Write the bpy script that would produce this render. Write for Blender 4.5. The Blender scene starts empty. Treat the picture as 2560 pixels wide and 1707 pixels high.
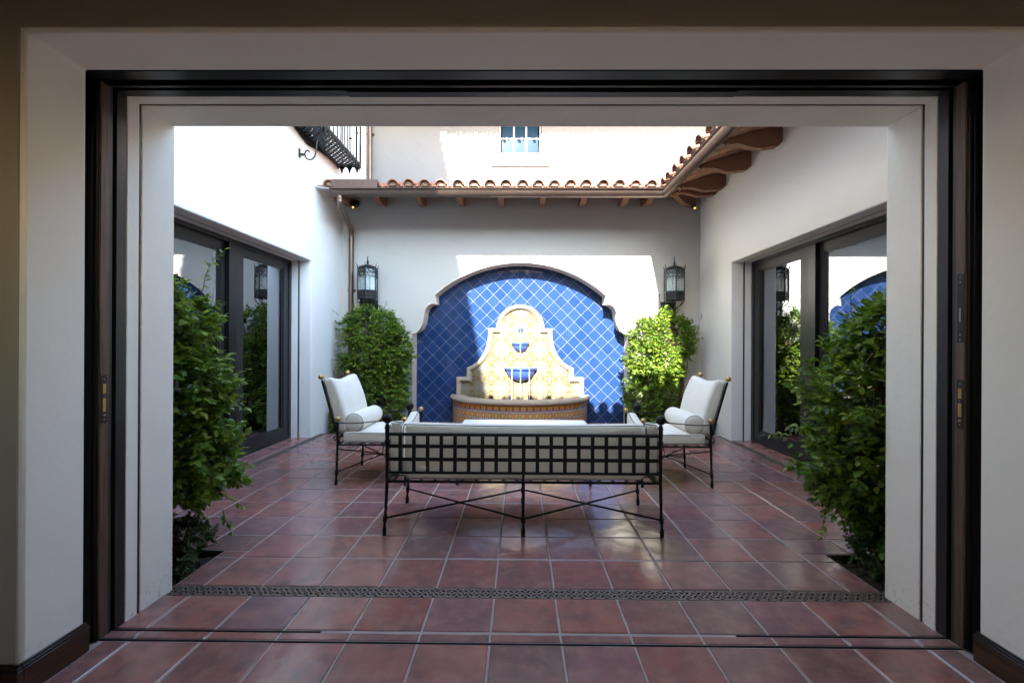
import bpy, bmesh, math, random
from math import sin, cos, pi, radians, sqrt, atan2, hypot
from mathutils import Vector, Matrix, noise
from mathutils.geometry import tessellate_polygon
random.seed(7)
S = bpy.context.scene
C = S.collection

# ------------------------------------------------------------------ camera
yaw, roll = .0085, .0049
fwd = Vector((-sin(yaw), cos(yaw), 0)); rgt = Vector((cos(yaw), sin(yaw), 0)); up = Vector((0, 0, 1))
r2 = rgt*cos(roll) + up*sin(roll); u2 = -rgt*sin(roll) + up*cos(roll)
cam_d = bpy.data.cameras.new('camera'); cam = bpy.data.objects.new('camera', cam_d); C.objects.link(cam)
M = Matrix((r2, u2, -fwd)).transposed().to_4x4(); M.translation = Vector((0, 0, 1.308)); cam.matrix_world = M
cam_d.sensor_width = 36; cam_d.lens = 36*1089.96/2560
cam_d.shift_x = -11.2/2560; cam_d.shift_y = 10/2560
cam_d.clip_start = .05; cam_d.clip_end = 500
S.camera = cam

# ------------------------------------------------------------------ sky and sun
SUN = Vector((.131, 1, -.64)).normalized()          # the way the light travels
W = bpy.data.worlds.new('World'); S.world = W; W.use_nodes = True
wn = W.node_tree.nodes; wl = W.node_tree.links
bg = wn['Background']; sky = wn.new('ShaderNodeTexSky'); sky.sky_type = 'NISHITA'; sky.sun_disc = False
sky.sun_elevation = math.asin(-SUN.z); sky.sun_rotation = atan2(-SUN.x, -SUN.y)
sky.air_density = .9; sky.dust_density = .25; sky.ozone_density = .35
wb = wn.new('ShaderNodeMix'); wb.data_type = 'RGBA'; wb.blend_type = 'MULTIPLY'; wb.inputs[0].default_value = 1; wb.inputs[7].default_value = (1.08, 1.0, .85, 1)
wl.new(sky.outputs[0], wb.inputs[6]); wl.new(wb.outputs[2], bg.inputs[0]); bg.inputs[1].default_value = .15
sd = bpy.data.lights.new('sun', 'SUN'); so = bpy.data.objects.new('sun', sd); C.objects.link(so)
sd.energy = 2.0; sd.angle = radians(.53); sd.color = (1, .93, .83)
so.rotation_euler = SUN.to_track_quat('-Z', 'Y').to_euler(); so.location = (-1, -8, 12)
S.view_settings.view_transform = 'Standard'; S.view_settings.look = 'None'
S.view_settings.exposure = 4.3; S.view_settings.gamma = 1
S.cycles.max_bounces = 12; S.cycles.diffuse_bounces = 7; S.cycles.glossy_bounces = 5
S.cycles.transparent_max_bounces = 16; S.cycles.use_denoising = True
S.cycles.sample_clamp_indirect = .8; S.cycles.sample_clamp_direct = 0
S.cycles.use_guiding = False; S.cycles.denoising_prefilter = 'ACCURATE'
S.cycles.caustics_reflective = False; S.cycles.caustics_refractive = False

# ------------------------------------------------------------------ materials
def new_mat(name):
    m = bpy.data.materials.new(name); m.use_nodes = True
    nt = m.node_tree; b = nt.nodes['Principled BSDF']
    return m, nt, b
def N(nt, t, **kw):
    n = nt.nodes.new(t)
    for k, v in kw.items():
        if k.startswith('i_'): n.inputs[int(k[2:])].default_value = v
        else: setattr(n, k, v)
    return n
def math_n(nt, op, a, b=None, c=None, clamp=False):
    n = nt.nodes.new('ShaderNodeMath'); n.operation = op; n.use_clamp = clamp
    for i, v in enumerate((a, b, c)):
        if v is None: continue
        if isinstance(v, (int, float)): n.inputs[i].default_value = v
        else: nt.links.new(v, n.inputs[i])
    return n.outputs[0]
def mixc(nt, fac, a, b, blend='MIX'):
    n = nt.nodes.new('ShaderNodeMix'); n.data_type = 'RGBA'; n.blend_type = blend
    for i, v in ((0, fac), (6, a), (7, b)):
        if isinstance(v, (int, float)): n.inputs[i].default_value = v
        elif isinstance(v, (tuple, list)): n.inputs[i].default_value = (*v[:3], 1)
        else: nt.links.new(v, n.inputs[i])
    return n.outputs[2]
def wpos(nt, scale=(1, 1, 1)):
    g = nt.nodes.new('ShaderNodeNewGeometry'); m = nt.nodes.new('ShaderNodeMapping')
    nt.links.new(g.outputs['Position'], m.inputs[0]); m.inputs['Scale'].default_value = scale
    return m.outputs[0]
def noi(nt, vec, scale, detail=4, rough=.55):
    n = nt.nodes.new('ShaderNodeTexNoise'); n.inputs['Scale'].default_value = scale
    n.inputs['Detail'].default_value = detail; n.inputs['Roughness'].default_value = rough
    if vec is not None: nt.links.new(vec, n.inputs['Vector'])
    return n.outputs[0]
def ramp(nt, fac, stops):
    n = nt.nodes.new('ShaderNodeValToRGB'); cr = n.color_ramp
    while len(cr.elements) < len(stops): cr.elements.new(.5)
    for e, (p, c) in zip(cr.elements, stops):
        e.position = p; e.color = (*c, 1) if len(c) == 3 else c
    cr.interpolation = 'EASE'
    nt.links.new(fac, n.inputs[0]); return n.outputs[0]
def bump(nt, b, h, strength=.3, dist=.01):
    n = nt.nodes.new('ShaderNodeBump'); n.inputs['Strength'].default_value = strength
    n.inputs['Distance'].default_value = dist; nt.links.new(h, n.inputs['Height'])
    nt.links.new(n.outputs[0], b.inputs['Normal'])

def simple(name, col, rough=.5, metal=0, var=.12, scale=12, bumps=.1, bscale=60, bdist=.003, spec=None):
    m, nt, b = new_mat(name); p = wpos(nt)
    f = noi(nt, p, scale)
    c2 = tuple(x*(1-var) for x in col); c3 = tuple(min(1, x*(1+var)) for x in col)
    nt.links.new(mixc(nt, f, c2, c3), b.inputs['Base Color'])
    b.inputs['Roughness'].default_value = rough; b.inputs['Metallic'].default_value = metal
    if spec is not None: b.inputs['Specular IOR Level'].default_value = spec
    if bumps: bump(nt, b, noi(nt, p, bscale, 3), bumps, bdist)
    return m

def plaster(name, col, dirt=True):
    m, nt, b = new_mat(name); p = wpos(nt)
    big = noi(nt, p, 1.1, 3); mid = noi(nt, p, 6, 5)
    c = mixc(nt, big, tuple(x*.93 for x in col), tuple(min(1, x*1.04) for x in col))
    c = mixc(nt, math_n(nt, 'MULTIPLY', mid, .14), c, tuple(x*.72 for x in col))
    if dirt:   # scuffs close to the paving
        g = nt.nodes.new('ShaderNodeNewGeometry'); sx = nt.nodes.new('ShaderNodeSeparateXYZ'); nt.links.new(g.outputs[0], sx.inputs[0])
        low = math_n(nt, 'SUBTRACT', .22, sx.outputs[2], clamp=True)
        sp = math_n(nt, 'GREATER_THAN', noi(nt, p, 38, 4, .7), .60)
        c = mixc(nt, math_n(nt, 'MULTIPLY', low, math_n(nt, 'MULTIPLY', sp, 1.6)), c, (.25, .2, .16))
    nt.links.new(c, b.inputs['Base Color']); b.inputs['Roughness'].default_value = .8
    h = math_n(nt, 'ADD', math_n(nt, 'MULTIPLY', noi(nt, p, 3.0, 4), 3.5), math_n(nt, 'MULTIPLY', noi(nt, p, 45, 4), .12))
    nick = math_n(nt, 'MULTIPLY', math_n(nt, 'GREATER_THAN', noi(nt, wpos(nt, (1, 1, .45)), 17, 5, .72), .70), -1.2)
    bump(nt, b, math_n(nt, 'ADD', h, nick), .5, .006)
    return m
MAT = {}
MAT['plaster'] = plaster('white_stucco', (.82, .79, .745))
MAT['plaster_upper'] = plaster('upper_stucco', (.185, .178, .180))  # same white stucco, colour darkened so strong light on it does not clip
MAT['plaster_shaded'] = plaster('shaded_white_stucco', (.44, .43, .40))  # same white stucco; shade on the end wall put into a greyer colour
MAT['reveal'] = plaster('jamb_plaster', (.90, .86, .775))
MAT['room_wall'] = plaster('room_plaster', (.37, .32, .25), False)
MAT['trim'] = simple('cast_stone', (.31, .25, .18), .7, var=.25, scale=9, bumps=.35, bscale=90)

# terracotta paving: every tile its own tone, cloudy and sealed
m, nt, b = new_mat('terracotta'); p = wpos(nt)
oi = nt.nodes.new('ShaderNodeObjectInfo'); r = oi.outputs['Random']
base = ramp(nt, r, [(0, (.30, .104, .082)), (.2, (.37, .148, .116)), (.4, (.245, .126, .140)), (.6, (.335, .118, .100)), (.8, (.22, .122, .110)), (1, (.28, .12, .130))])
off = nt.nodes.new('ShaderNodeVectorMath'); off.operation = 'ADD'
cmb = nt.nodes.new('ShaderNodeCombineXYZ'); nt.links.new(math_n(nt, 'MULTIPLY', r, 37.0), cmb.inputs[2]); nt.links.new(p, off.inputs[0]); nt.links.new(cmb.outputs[0], off.inputs[1])
cl = noi(nt, off.outputs[0], 7, 5, .6)
c = mixc(nt, ramp(nt, cl, [(.30, (0, 0, 0)), (.84, (1, 1, 1))]), base, (.15, .088, .088))
fl = noi(nt, off.outputs[0], 13, 4, .6)
c = mixc(nt, math_n(nt, 'MULTIPLY', ramp(nt, fl, [(.38, (0, 0, 0)), (.85, (1, 1, 1))]), .65), c, (.40, .21, .16))
chip = noi(nt, off.outputs[0], 60, 3, .7)
c = mixc(nt, math_n(nt, 'MULTIPLY', math_n(nt, 'GREATER_THAN', chip, .71), .35), c, (.42, .32, .25))
nt.links.new(c, b.inputs['Base Color'])
rr = math_n(nt, 'ADD', .10, math_n(nt, 'MULTIPLY', noi(nt, off.outputs[0], 5, 4), .20)); nt.links.new(rr, b.inputs['Roughness'])
b.inputs['Specular IOR Level'].default_value = .75
h = math_n(nt, 'ADD', math_n(nt, 'MULTIPLY', noi(nt, off.outputs[0], 6.5, 2), 1.0), math_n(nt, 'MULTIPLY', noi(nt, off.outputs[0], 55, 4), .06))
bump(nt, b, h, .34, .011)
MAT['tile'] = m
MAT['grout'] = simple('grout', (.36, .30, .275), .85, var=.25, scale=5, bumps=.5, bscale=120)
MAT['cap_tile'] = simple('joint_sand', (.25, .2, .18), .9)
MAT['niche_bounce'] = plaster('niche_bounce_plaster', (.72, .63, .51), False)  # warm bounce from the sunlit niche put into the plaster colour
MAT['soil'] = simple('soil', (.045, .03, .022), .95, var=.5, scale=30, bumps=1, bscale=45, bdist=.02)
MAT['iron'] = simple('wrought_iron', (.006, .006, .006), .5, var=.3, bumps=.25, bscale=160, spec=.22)
MAT['iron_grey'] = simple('lantern_iron', (.026, .027, .029), .45, metal=.5, var=.3, bumps=.2, bscale=160)
MAT['bronze_dark'] = simple('dark_bronze_frame', (.030, .0285, .030), .38, metal=.35, var=.06, bumps=0)
MAT['black'] = simple('black_frame', (.006, .006, .007), .35, var=.1, bumps=0)
MAT['brass'] = simple('brass', (.50, .32, .12), .36, metal=.85, var=.3, scale=60, bumps=.15)
MAT['steel'] = simple('steel', (.35, .34, .33), .35, metal=1, bumps=0)
MAT['copper'] = simple('weathered_copper', (.15, .105, .082), .36, metal=.8, var=.3, scale=4, bumps=.08)
MAT['copper_flash'] = simple('copper_flashing', (.10, .058, .045), .55, metal=.35, var=.4, scale=14, bumps=.08)
MAT['grate'] = simple('cast_grate', (.16, .12, .098), .55, metal=.4, var=.25, scale=20, bumps=.3, bscale=150)
MAT['void'] = simple('channel_dark', (.006, .005, .005), .9, bumps=0)
MAT['rafter'] = simple('painted_rafter', (.21, .095, .055), .6, var=.15, scale=8, bumps=.2, bscale=50)
MAT['board'] = simple('eave_board', (.34, .17, .105), .6, var=.18, scale=7, bumps=.2, bscale=40)
MAT['mortar'] = simple('mortar', (.26, .19, .135), .9, var=.2, scale=30, bumps=.5, bscale=90)
MAT['white_paint'] = simple('white_paint', (.3, .3, .3), .5, var=.03, bumps=0)
MAT['sash'] = simple('grey_sash', (.28, .28, .29), .5, var=.05, bumps=0)

# roof tiles
m, nt, b = new_mat('clay_roof'); p = wpos(nt); oi = nt.nodes.new('ShaderNodeObjectInfo')
c = ramp(nt, oi.outputs['Random'], [(0, (.30, .115, .065)), (.4, (.37, .15, .085)), (.75, (.26, .10, .07)), (1, (.42, .20, .12))])
c = mixc(nt, noi(nt, p, 14, 5), c, (.20, .085, .055)); nt.links.new(c, b.inputs['Base Color']); b.inputs['Roughness'].default_value = .8
bump(nt, b, noi(nt, p, 60, 4), .3, .004); MAT['clay'] = m

# dark stained wood with grain along z or x
def wood(name, c1, c2, scale, rough):
    m, nt, b = new_mat(name); p = wpos(nt, scale); g = noi(nt, p, 3, 6, .65)
    nt.links.new(ramp(nt, g, [(.3, c1), (.7, c2)]), b.inputs['Base Color']); b.inputs['Roughness'].default_value = rough
    bump(nt, b, g, .15, .002); return m
MAT['wood_edge'] = wood('door_edge_wood', (.055, .030, .020), (.13, .078, .055), (22, 22, 1.0), .5)
MAT['wood_dark'] = wood('dark_door_wood', (.004, .002, .0015), (.010, .005, .003), (18, 18, 1.0), .35)
MAT['skirting'] = wood('skirting_wood', (.022, .009, .003), (.065, .028, .010), (14, 1.2, 14), .3)
MAT['skirting_cap'] = wood('skirting_cap_wood', (.012, .007, .006), (.03, .018, .014), (14, 1.2, 14), .28)

# blue glazed wall tiles
m, nt, b = new_mat('blue_glaze'); p = wpos(nt); oi = nt.nodes.new('ShaderNodeObjectInfo')
c = ramp(nt, oi.outputs['Random'], [(0, (.010, .031, .094)), (.5, (.014, .038, .112)), (1, (.019, .046, .132))])
c = mixc(nt, math_n(nt, 'MULTIPLY', noi(nt, p, 9, 4), .5), c, (.010, .026, .09)); nt.links.new(c, b.inputs['Base Color'])
b.inputs['Roughness'].default_value = .07; b.inputs['Specular IOR Level'].default_value = .35; bump(nt, b, noi(nt, p, 9, 2), .06, .004); MAT['blue'] = m
MAT['blue_bowl'] = simple('blue_bowl_glaze', (.030, .065, .30), .12, var=.35, scale=10, bumps=.05, bscale=20)
MAT['blue_grout'] = simple('pale_grout', (.17, .19, .24), .8, var=.05, bumps=0)

# hand painted fountain tiles: flowers every other corner, looping ochre crosses between
m, nt, b = new_mat('painted_tiles'); g = nt.nodes.new('ShaderNodeNewGeometry'); sx = nt.nodes.new('ShaderNodeSeparateXYZ'); nt.links.new(g.outputs[0], sx.inputs[0])
P = .325
def cell(v, o):
    a = math_n(nt, 'DIVIDE', math_n(nt, 'SUBTRACT', v, o), P)
    return math_n(nt, 'MULTIPLY', math_n(nt, 'SUBTRACT', math_n(nt, 'FRACT', math_n(nt, 'ADD', a, 500.5)), .5), P)
def motif(ox, oz):
    u = cell(sx.outputs[0], ox); v = cell(sx.outputs[2], oz)
    rr = math_n(nt, 'SQRT', math_n(nt, 'ADD', math_n(nt, 'MULTIPLY', u, u), math_n(nt, 'MULTIPLY', v, v)))
    th = math_n(nt, 'ARCTAN2', v, u); return rr, th
def ring(rr, r0, w):
    d = math_n(nt, 'ABSOLUTE', math_n(nt, 'SUBTRACT', rr, r0)); return math_n(nt, 'LESS_THAN', d, w)
ra, ta = motif(.007, .592); rb, tb = motif(.1695, .7545)
rc, tc = motif(.1695, .592); rd, td = motif(.007, .7545)
col = mixc(nt, noi(nt, wpos(nt), 5, 3), (.142, .118, .070), (.165, .14, .092))
# class A: white flower disc, blue ring with dots
petA = math_n(nt, 'ADD', .055, math_n(nt, 'MULTIPLY', math_n(nt, 'COSINE', math_n(nt, 'MULTIPLY', ta, 4.0)), .020))
col = mixc(nt, math_n(nt, 'LESS_THAN', ra, petA), col, (.18, .17, .135))
col = mixc(nt, ring(ra, .030, .0028), col, (.03, .05, .11))
dots = math_n(nt, 'MULTIPLY', ring(ra, .043, .0035), math_n(nt, 'GREATER_THAN', math_n(nt, 'SINE', math_n(nt, 'MULTIPLY', ta, 12.0)), .45))
col = mixc(nt, dots, col, (.10, .12, .22))
# class B: ochre cross loop, purple blue centre
pb = math_n(nt, 'ADD', .080, math_n(nt, 'MULTIPLY', math_n(nt, 'COSINE', math_n(nt, 'MULTIPLY', tb, 4.0)), .034))
loop = math_n(nt, 'LESS_THAN', math_n(nt, 'ABSOLUTE', math_n(nt, 'SUBTRACT', rb, pb)), .0085)
col = mixc(nt, math_n(nt, 'LESS_THAN', rb, pb), col, (.148, .115, .058))
col = mixc(nt, loop, col, (.095, .040, .005))
pb2 = math_n(nt, 'ADD', .094, math_n(nt, 'MULTIPLY', math_n(nt, 'COSINE', math_n(nt, 'MULTIPLY', tb, 4.0)), .046))
loop2 = math_n(nt, 'LESS_THAN', math_n(nt, 'ABSOLUTE', math_n(nt, 'SUBTRACT', rb, pb2)), .0022)
col = mixc(nt, loop2, col, (.06, .022, .01))
col = mixc(nt, math_n(nt, 'LESS_THAN', rb, .033), col, (.16, .15, .15))
col = mixc(nt, ring(rb, .030, .0035), col, (.04, .03, .085)); col = mixc(nt, ring(rb, .015, .003), col, (.05,.045,.095))
leaf = math_n(nt, 'MULTIPLY', ring(rb, .105, .012), math_n(nt, 'LESS_THAN', math_n(nt, 'COSINE', math_n(nt, 'MULTIPLY', tb, 4.0)), -.86))
col = mixc(nt, leaf, col, (.045,.06,.07))
col = mixc(nt, ring(rc, .012, .0022), col, (.30, .10, .07)); col = mixc(nt, ring(rd, .012, .0022), col, (.10, .20, .22))
fine = noi(nt, wpos(nt), 85, 3); col = mixc(nt, math_n(nt, 'MULTIPLY', math_n(nt, 'GREATER_THAN', fine, .62), .25), col, (.08,.045,.015))
nt.links.new(col, b.inputs['Base Color']); b.inputs['Roughness'].default_value = .22
bump(nt, b, noi(nt, wpos(nt), 15, 2), .08, .004); MAT['painted'] = m
MAT['cream_grout'] = simple('cream_grout', (.55, .47, .33), .8, var=.05, bumps=0)

# basin tiles, uv 0..1 on each tile
def uvsep(nt):
    u = nt.nodes.new('ShaderNodeUVMap'); s = nt.nodes.new('ShaderNodeSeparateXYZ'); nt.links.new(u.outputs[0], s.inputs[0]); return s.outputs[0], s.outputs[1]
m, nt, b = new_mat('ochre_basin_tile'); u, v = uvsep(nt); oi = nt.nodes.new('ShaderNodeObjectInfo')
c = ramp(nt, oi.outputs['Random'], [(0, (.42, .20, .028)), (.5, (.50, .25, .04)), (1, (.38, .21, .03))])
c = mixc(nt, math_n(nt, 'MULTIPLY', noi(nt, wpos(nt), 30, 4), .5), c, (.45, .16, .03))
au = math_n(nt, 'ABSOLUTE', math_n(nt, 'SUBTRACT', u, .5)); av = math_n(nt, 'ABSOLUTE', math_n(nt, 'SUBTRACT', v, .5))
mx = math_n(nt, 'MAXIMUM', au, av)
c = mixc(nt, math_n(nt, 'GREATER_THAN', mx, .40), c, (.42, .42, .40))
c = mixc(nt, math_n(nt, 'LESS_THAN', math_n(nt, 'ABSOLUTE', math_n(nt, 'SUBTRACT', mx, .445)), .016), c, (.10, .09, .14))
du = math_n(nt, 'SUBTRACT', au, .37); dv = math_n(nt, 'SUBTRACT', av, .37)
dd = math_n(nt, 'SQRT', math_n(nt, 'ADD', math_n(nt, 'MULTIPLY', du, du), math_n(nt, 'MULTIPLY', dv, dv)))
c = mixc(nt, math_n(nt, 'LESS_THAN', dd, .10), c, (.055, .04, .09)); c = mixc(nt, math_n(nt, 'LESS_THAN', dd, .035), c, (.35, .12, .05))
nt.links.new(c, b.inputs['Base Color']); b.inputs['Roughness'].default_value = .28; MAT['ochre'] = m
m, nt, b = new_mat('zigzag_border_tile'); u, v = uvsep(nt)
tri = math_n(nt, 'ABSOLUTE', math_n(nt, 'SUBTRACT', math_n(nt, 'FRACT', math_n(nt, 'ADD', u, .5)), .5))     # 0 at edges .. .5 mid
big = math_n(nt, 'SUBTRACT', .98, math_n(nt, 'MULTIPLY', math_n(nt, 'ABSOLUTE', math_n(nt, 'SUBTRACT', u, .5)), 2.3))
sml = math_n(nt, 'SUBTRACT', .72, math_n(nt, 'MULTIPLY', tri, 3.0))
edge = math_n(nt, 'MAXIMUM', big, sml)
stp = math_n(nt, 'MULTIPLY', math_n(nt, 'FLOOR', math_n(nt, 'MULTIPLY', edge, 9)), .111)
c = mixc(nt, math_n(nt, 'LESS_THAN', v, stp), (.50, .24, .04), (.10, .018, .022))
sq = math_n(nt, 'MULTIPLY', math_n(nt, 'SINE', math_n(nt, 'MULTIPLY', u, 38)), math_n(nt, 'SINE', math_n(nt, 'MULTIPLY', v, 30)))
c = mixc(nt, math_n(nt, 'MULTIPLY', math_n(nt, 'GREATER_THAN', sq, .35), math_n(nt, 'LESS_THAN', v, .42)), c, (.40, .38, .42))
c = mixc(nt, math_n(nt, 'LESS_THAN', v, .06), c, (.42, .42, .42))
nt.links.new(c, b.inputs['Base Color']); b.inputs['Roughness'].default_value = .28; MAT['zigzag'] = m

# canvas
def cloth(name, col):
    m, nt, b = new_mat(name); p = wpos(nt)
    nt.links.new(mixc(nt, noi(nt, p, 5, 4), tuple(x*.95 for x in col), col), b.inputs['Base Color'])
    b.inputs['Roughness'].default_value = .9
    try: b.inputs['Sheen Weight'].default_value = .15
    except Exception: pass
    w1 = nt.nodes.new('ShaderNodeTexWave'); w1.inputs['Scale'].default_value = 260; w1.inputs['Distortion'].default_value = .6; nt.links.new(p, w1.inputs[0])
    h = math_n(nt, 'ADD', math_n(nt, 'MULTIPLY', w1.outputs[1], .05), math_n(nt, 'MULTIPLY', noi(nt, p, 8, 5, .6), 2.6))
    bump(nt, b, h, .4, .007); return m
MAT['canvas'] = cloth('white_canvas', (.74, .69, .60))
MAT['piping'] = simple('grey_piping', (.16, .155, .15), .8, bumps=0)
MAT['curtain'] = cloth('curtain', (.42, .43, .44))
MAT['stone_top'] = simple('white_stone_top', (.72, .71, .69), .35, var=.03, scale=4, bumps=.05)

# glass
def glass(name, tint, refl, base_t=.9, rough=0.0):
    m = bpy.data.materials.new(name); m.use_nodes = True; nt = m.node_tree; nt.nodes.clear()
    out = nt.nodes.new('ShaderNodeOutputMaterial'); mx = nt.nodes.new('ShaderNodeMixShader')
    tr = nt.nodes.new('ShaderNodeBsdfTransparent'); tr.inputs[0].default_value = (*[x*base_t for x in tint], 1)
    gl = nt.nodes.new('ShaderNodeBsdfGlossy'); gl.inputs['Roughness'].default_value = rough; gl.inputs[0].default_value = (*tint, 1)
    fr = nt.nodes.new('ShaderNodeFresnel'); fr.inputs[0].default_value = 1.5
    f = math_n(nt, 'ADD', math_n(nt, 'MULTIPLY', fr.outputs[0], 1.6), refl, clamp=True)
    nt.links.new(f, mx.inputs[0]); nt.links.new(tr.outputs[0], mx.inputs[1]); nt.links.new(gl.outputs[0], mx.inputs[2]); nt.links.new(mx.outputs[0], out.inputs[0])
    return m, nt, gl
MAT['glass'] = glass('door_glass', (.88, .93, 1.0), .22, .80)[0]
MAT['sky_painted_glass'] = simple('sky_reflection_pane', (.009, .030, .058), .25, var=.08, scale=2, bumps=.05, bscale=3, bdist=.02, spec=.06)  # blue sky reflection painted into the base colour of the panes
m, nt, gl = glass('seeded_glass', (.95, 1, .98), .14, .88, .18)
bn = nt.nodes.new('ShaderNodeBump'); bn.inputs['Strength'].default_value = .8; bn.inputs['Distance'].default_value = .004
nt.links.new(noi(nt, wpos(nt), 120, 3), bn.inputs['Height']); nt.links.new(bn.outputs[0], gl.inputs['Normal']); MAT['seeded'] = m
m, nt, b = new_mat('water'); b.inputs['Base Color'].default_value = (.03, .06, .07, 1); b.inputs['Roughness'].default_value = .05
bump(nt, b, noi(nt, wpos(nt), 28, 3), .5, .01); MAT['water'] = m
m, nt, b = new_mat('falling_water'); b.inputs['Base Color'].default_value = (.85, .9, .95, 1); b.inputs['Roughness'].default_value = .1
b.inputs['Alpha'].default_value = .75; MAT['jet'] = m
def emit(name, col, s):
    m, nt, b = new_mat(name); b.inputs['Base Color'].default_value = (*col, 1)
    b.inputs['Emission Color'].default_value = (*col, 1); b.inputs['Emission Strength'].default_value = s; m.cycles.emission_sampling = 'NONE'; return m
MAT['bulb'] = emit('warm_bulb', (1, .50, .12), .10)
MAT['glow'] = emit('lamp_shade_glow', (1, .60, .30), .07)

# foliage
def leafmat(name, dark, mid, light):
    m = bpy.data.materials.new(name); m.use_nodes = True; nt = m.node_tree; b = nt.nodes['Principled BSDF']
    g = nt.nodes.new('ShaderNodeNewGeometry'); oi = nt.nodes.new('ShaderNodeObjectInfo')
    ri = math_n(nt, 'FRACT', math_n(nt, 'ADD', g.outputs['Random Per Island'], oi.outputs['Random']))
    cl = noi(nt, g.outputs['Position'], 7, 3)
    k = math_n(nt, 'ADD', math_n(nt, 'MULTIPLY', ri, .62), math_n(nt, 'MULTIPLY', cl, .42))
    c = ramp(nt, k, [(.18, dark), (.55, mid), (.86, light)])
    nt.links.new(c, b.inputs['Base Color']); b.inputs['Roughness'].default_value = .42; b.inputs['Specular IOR Level'].default_value = .4
    tr = nt.nodes.new('ShaderNodeBsdfTranslucent'); nt.links.new(mixc(nt, .5, c, (.20, .32, .02)), tr.inputs[0])
    mx = nt.nodes.new('ShaderNodeMixShader'); mx.inputs[0].default_value = .36
    out = nt.nodes['Material Output']; nt.links.new(b.outputs[0], mx.inputs[1]); nt.links.new(tr.outputs[0], mx.inputs[2]); nt.links.new(mx.outputs[0], out.inputs[0])
    return m
MAT['leaf'] = leafmat('vine_leaf', (.045, .092, .014), (.115, .205, .024), (.30, .39, .048))
MAT['stem'] = simple('stem_bark', (.10, .06, .035), .8, var=.3, bumps=.5)
MAT['ivy'] = leafmat('groundcover_leaf', (.020, .042, .014), (.04, .075, .024), (.11, .15, .06))

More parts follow.
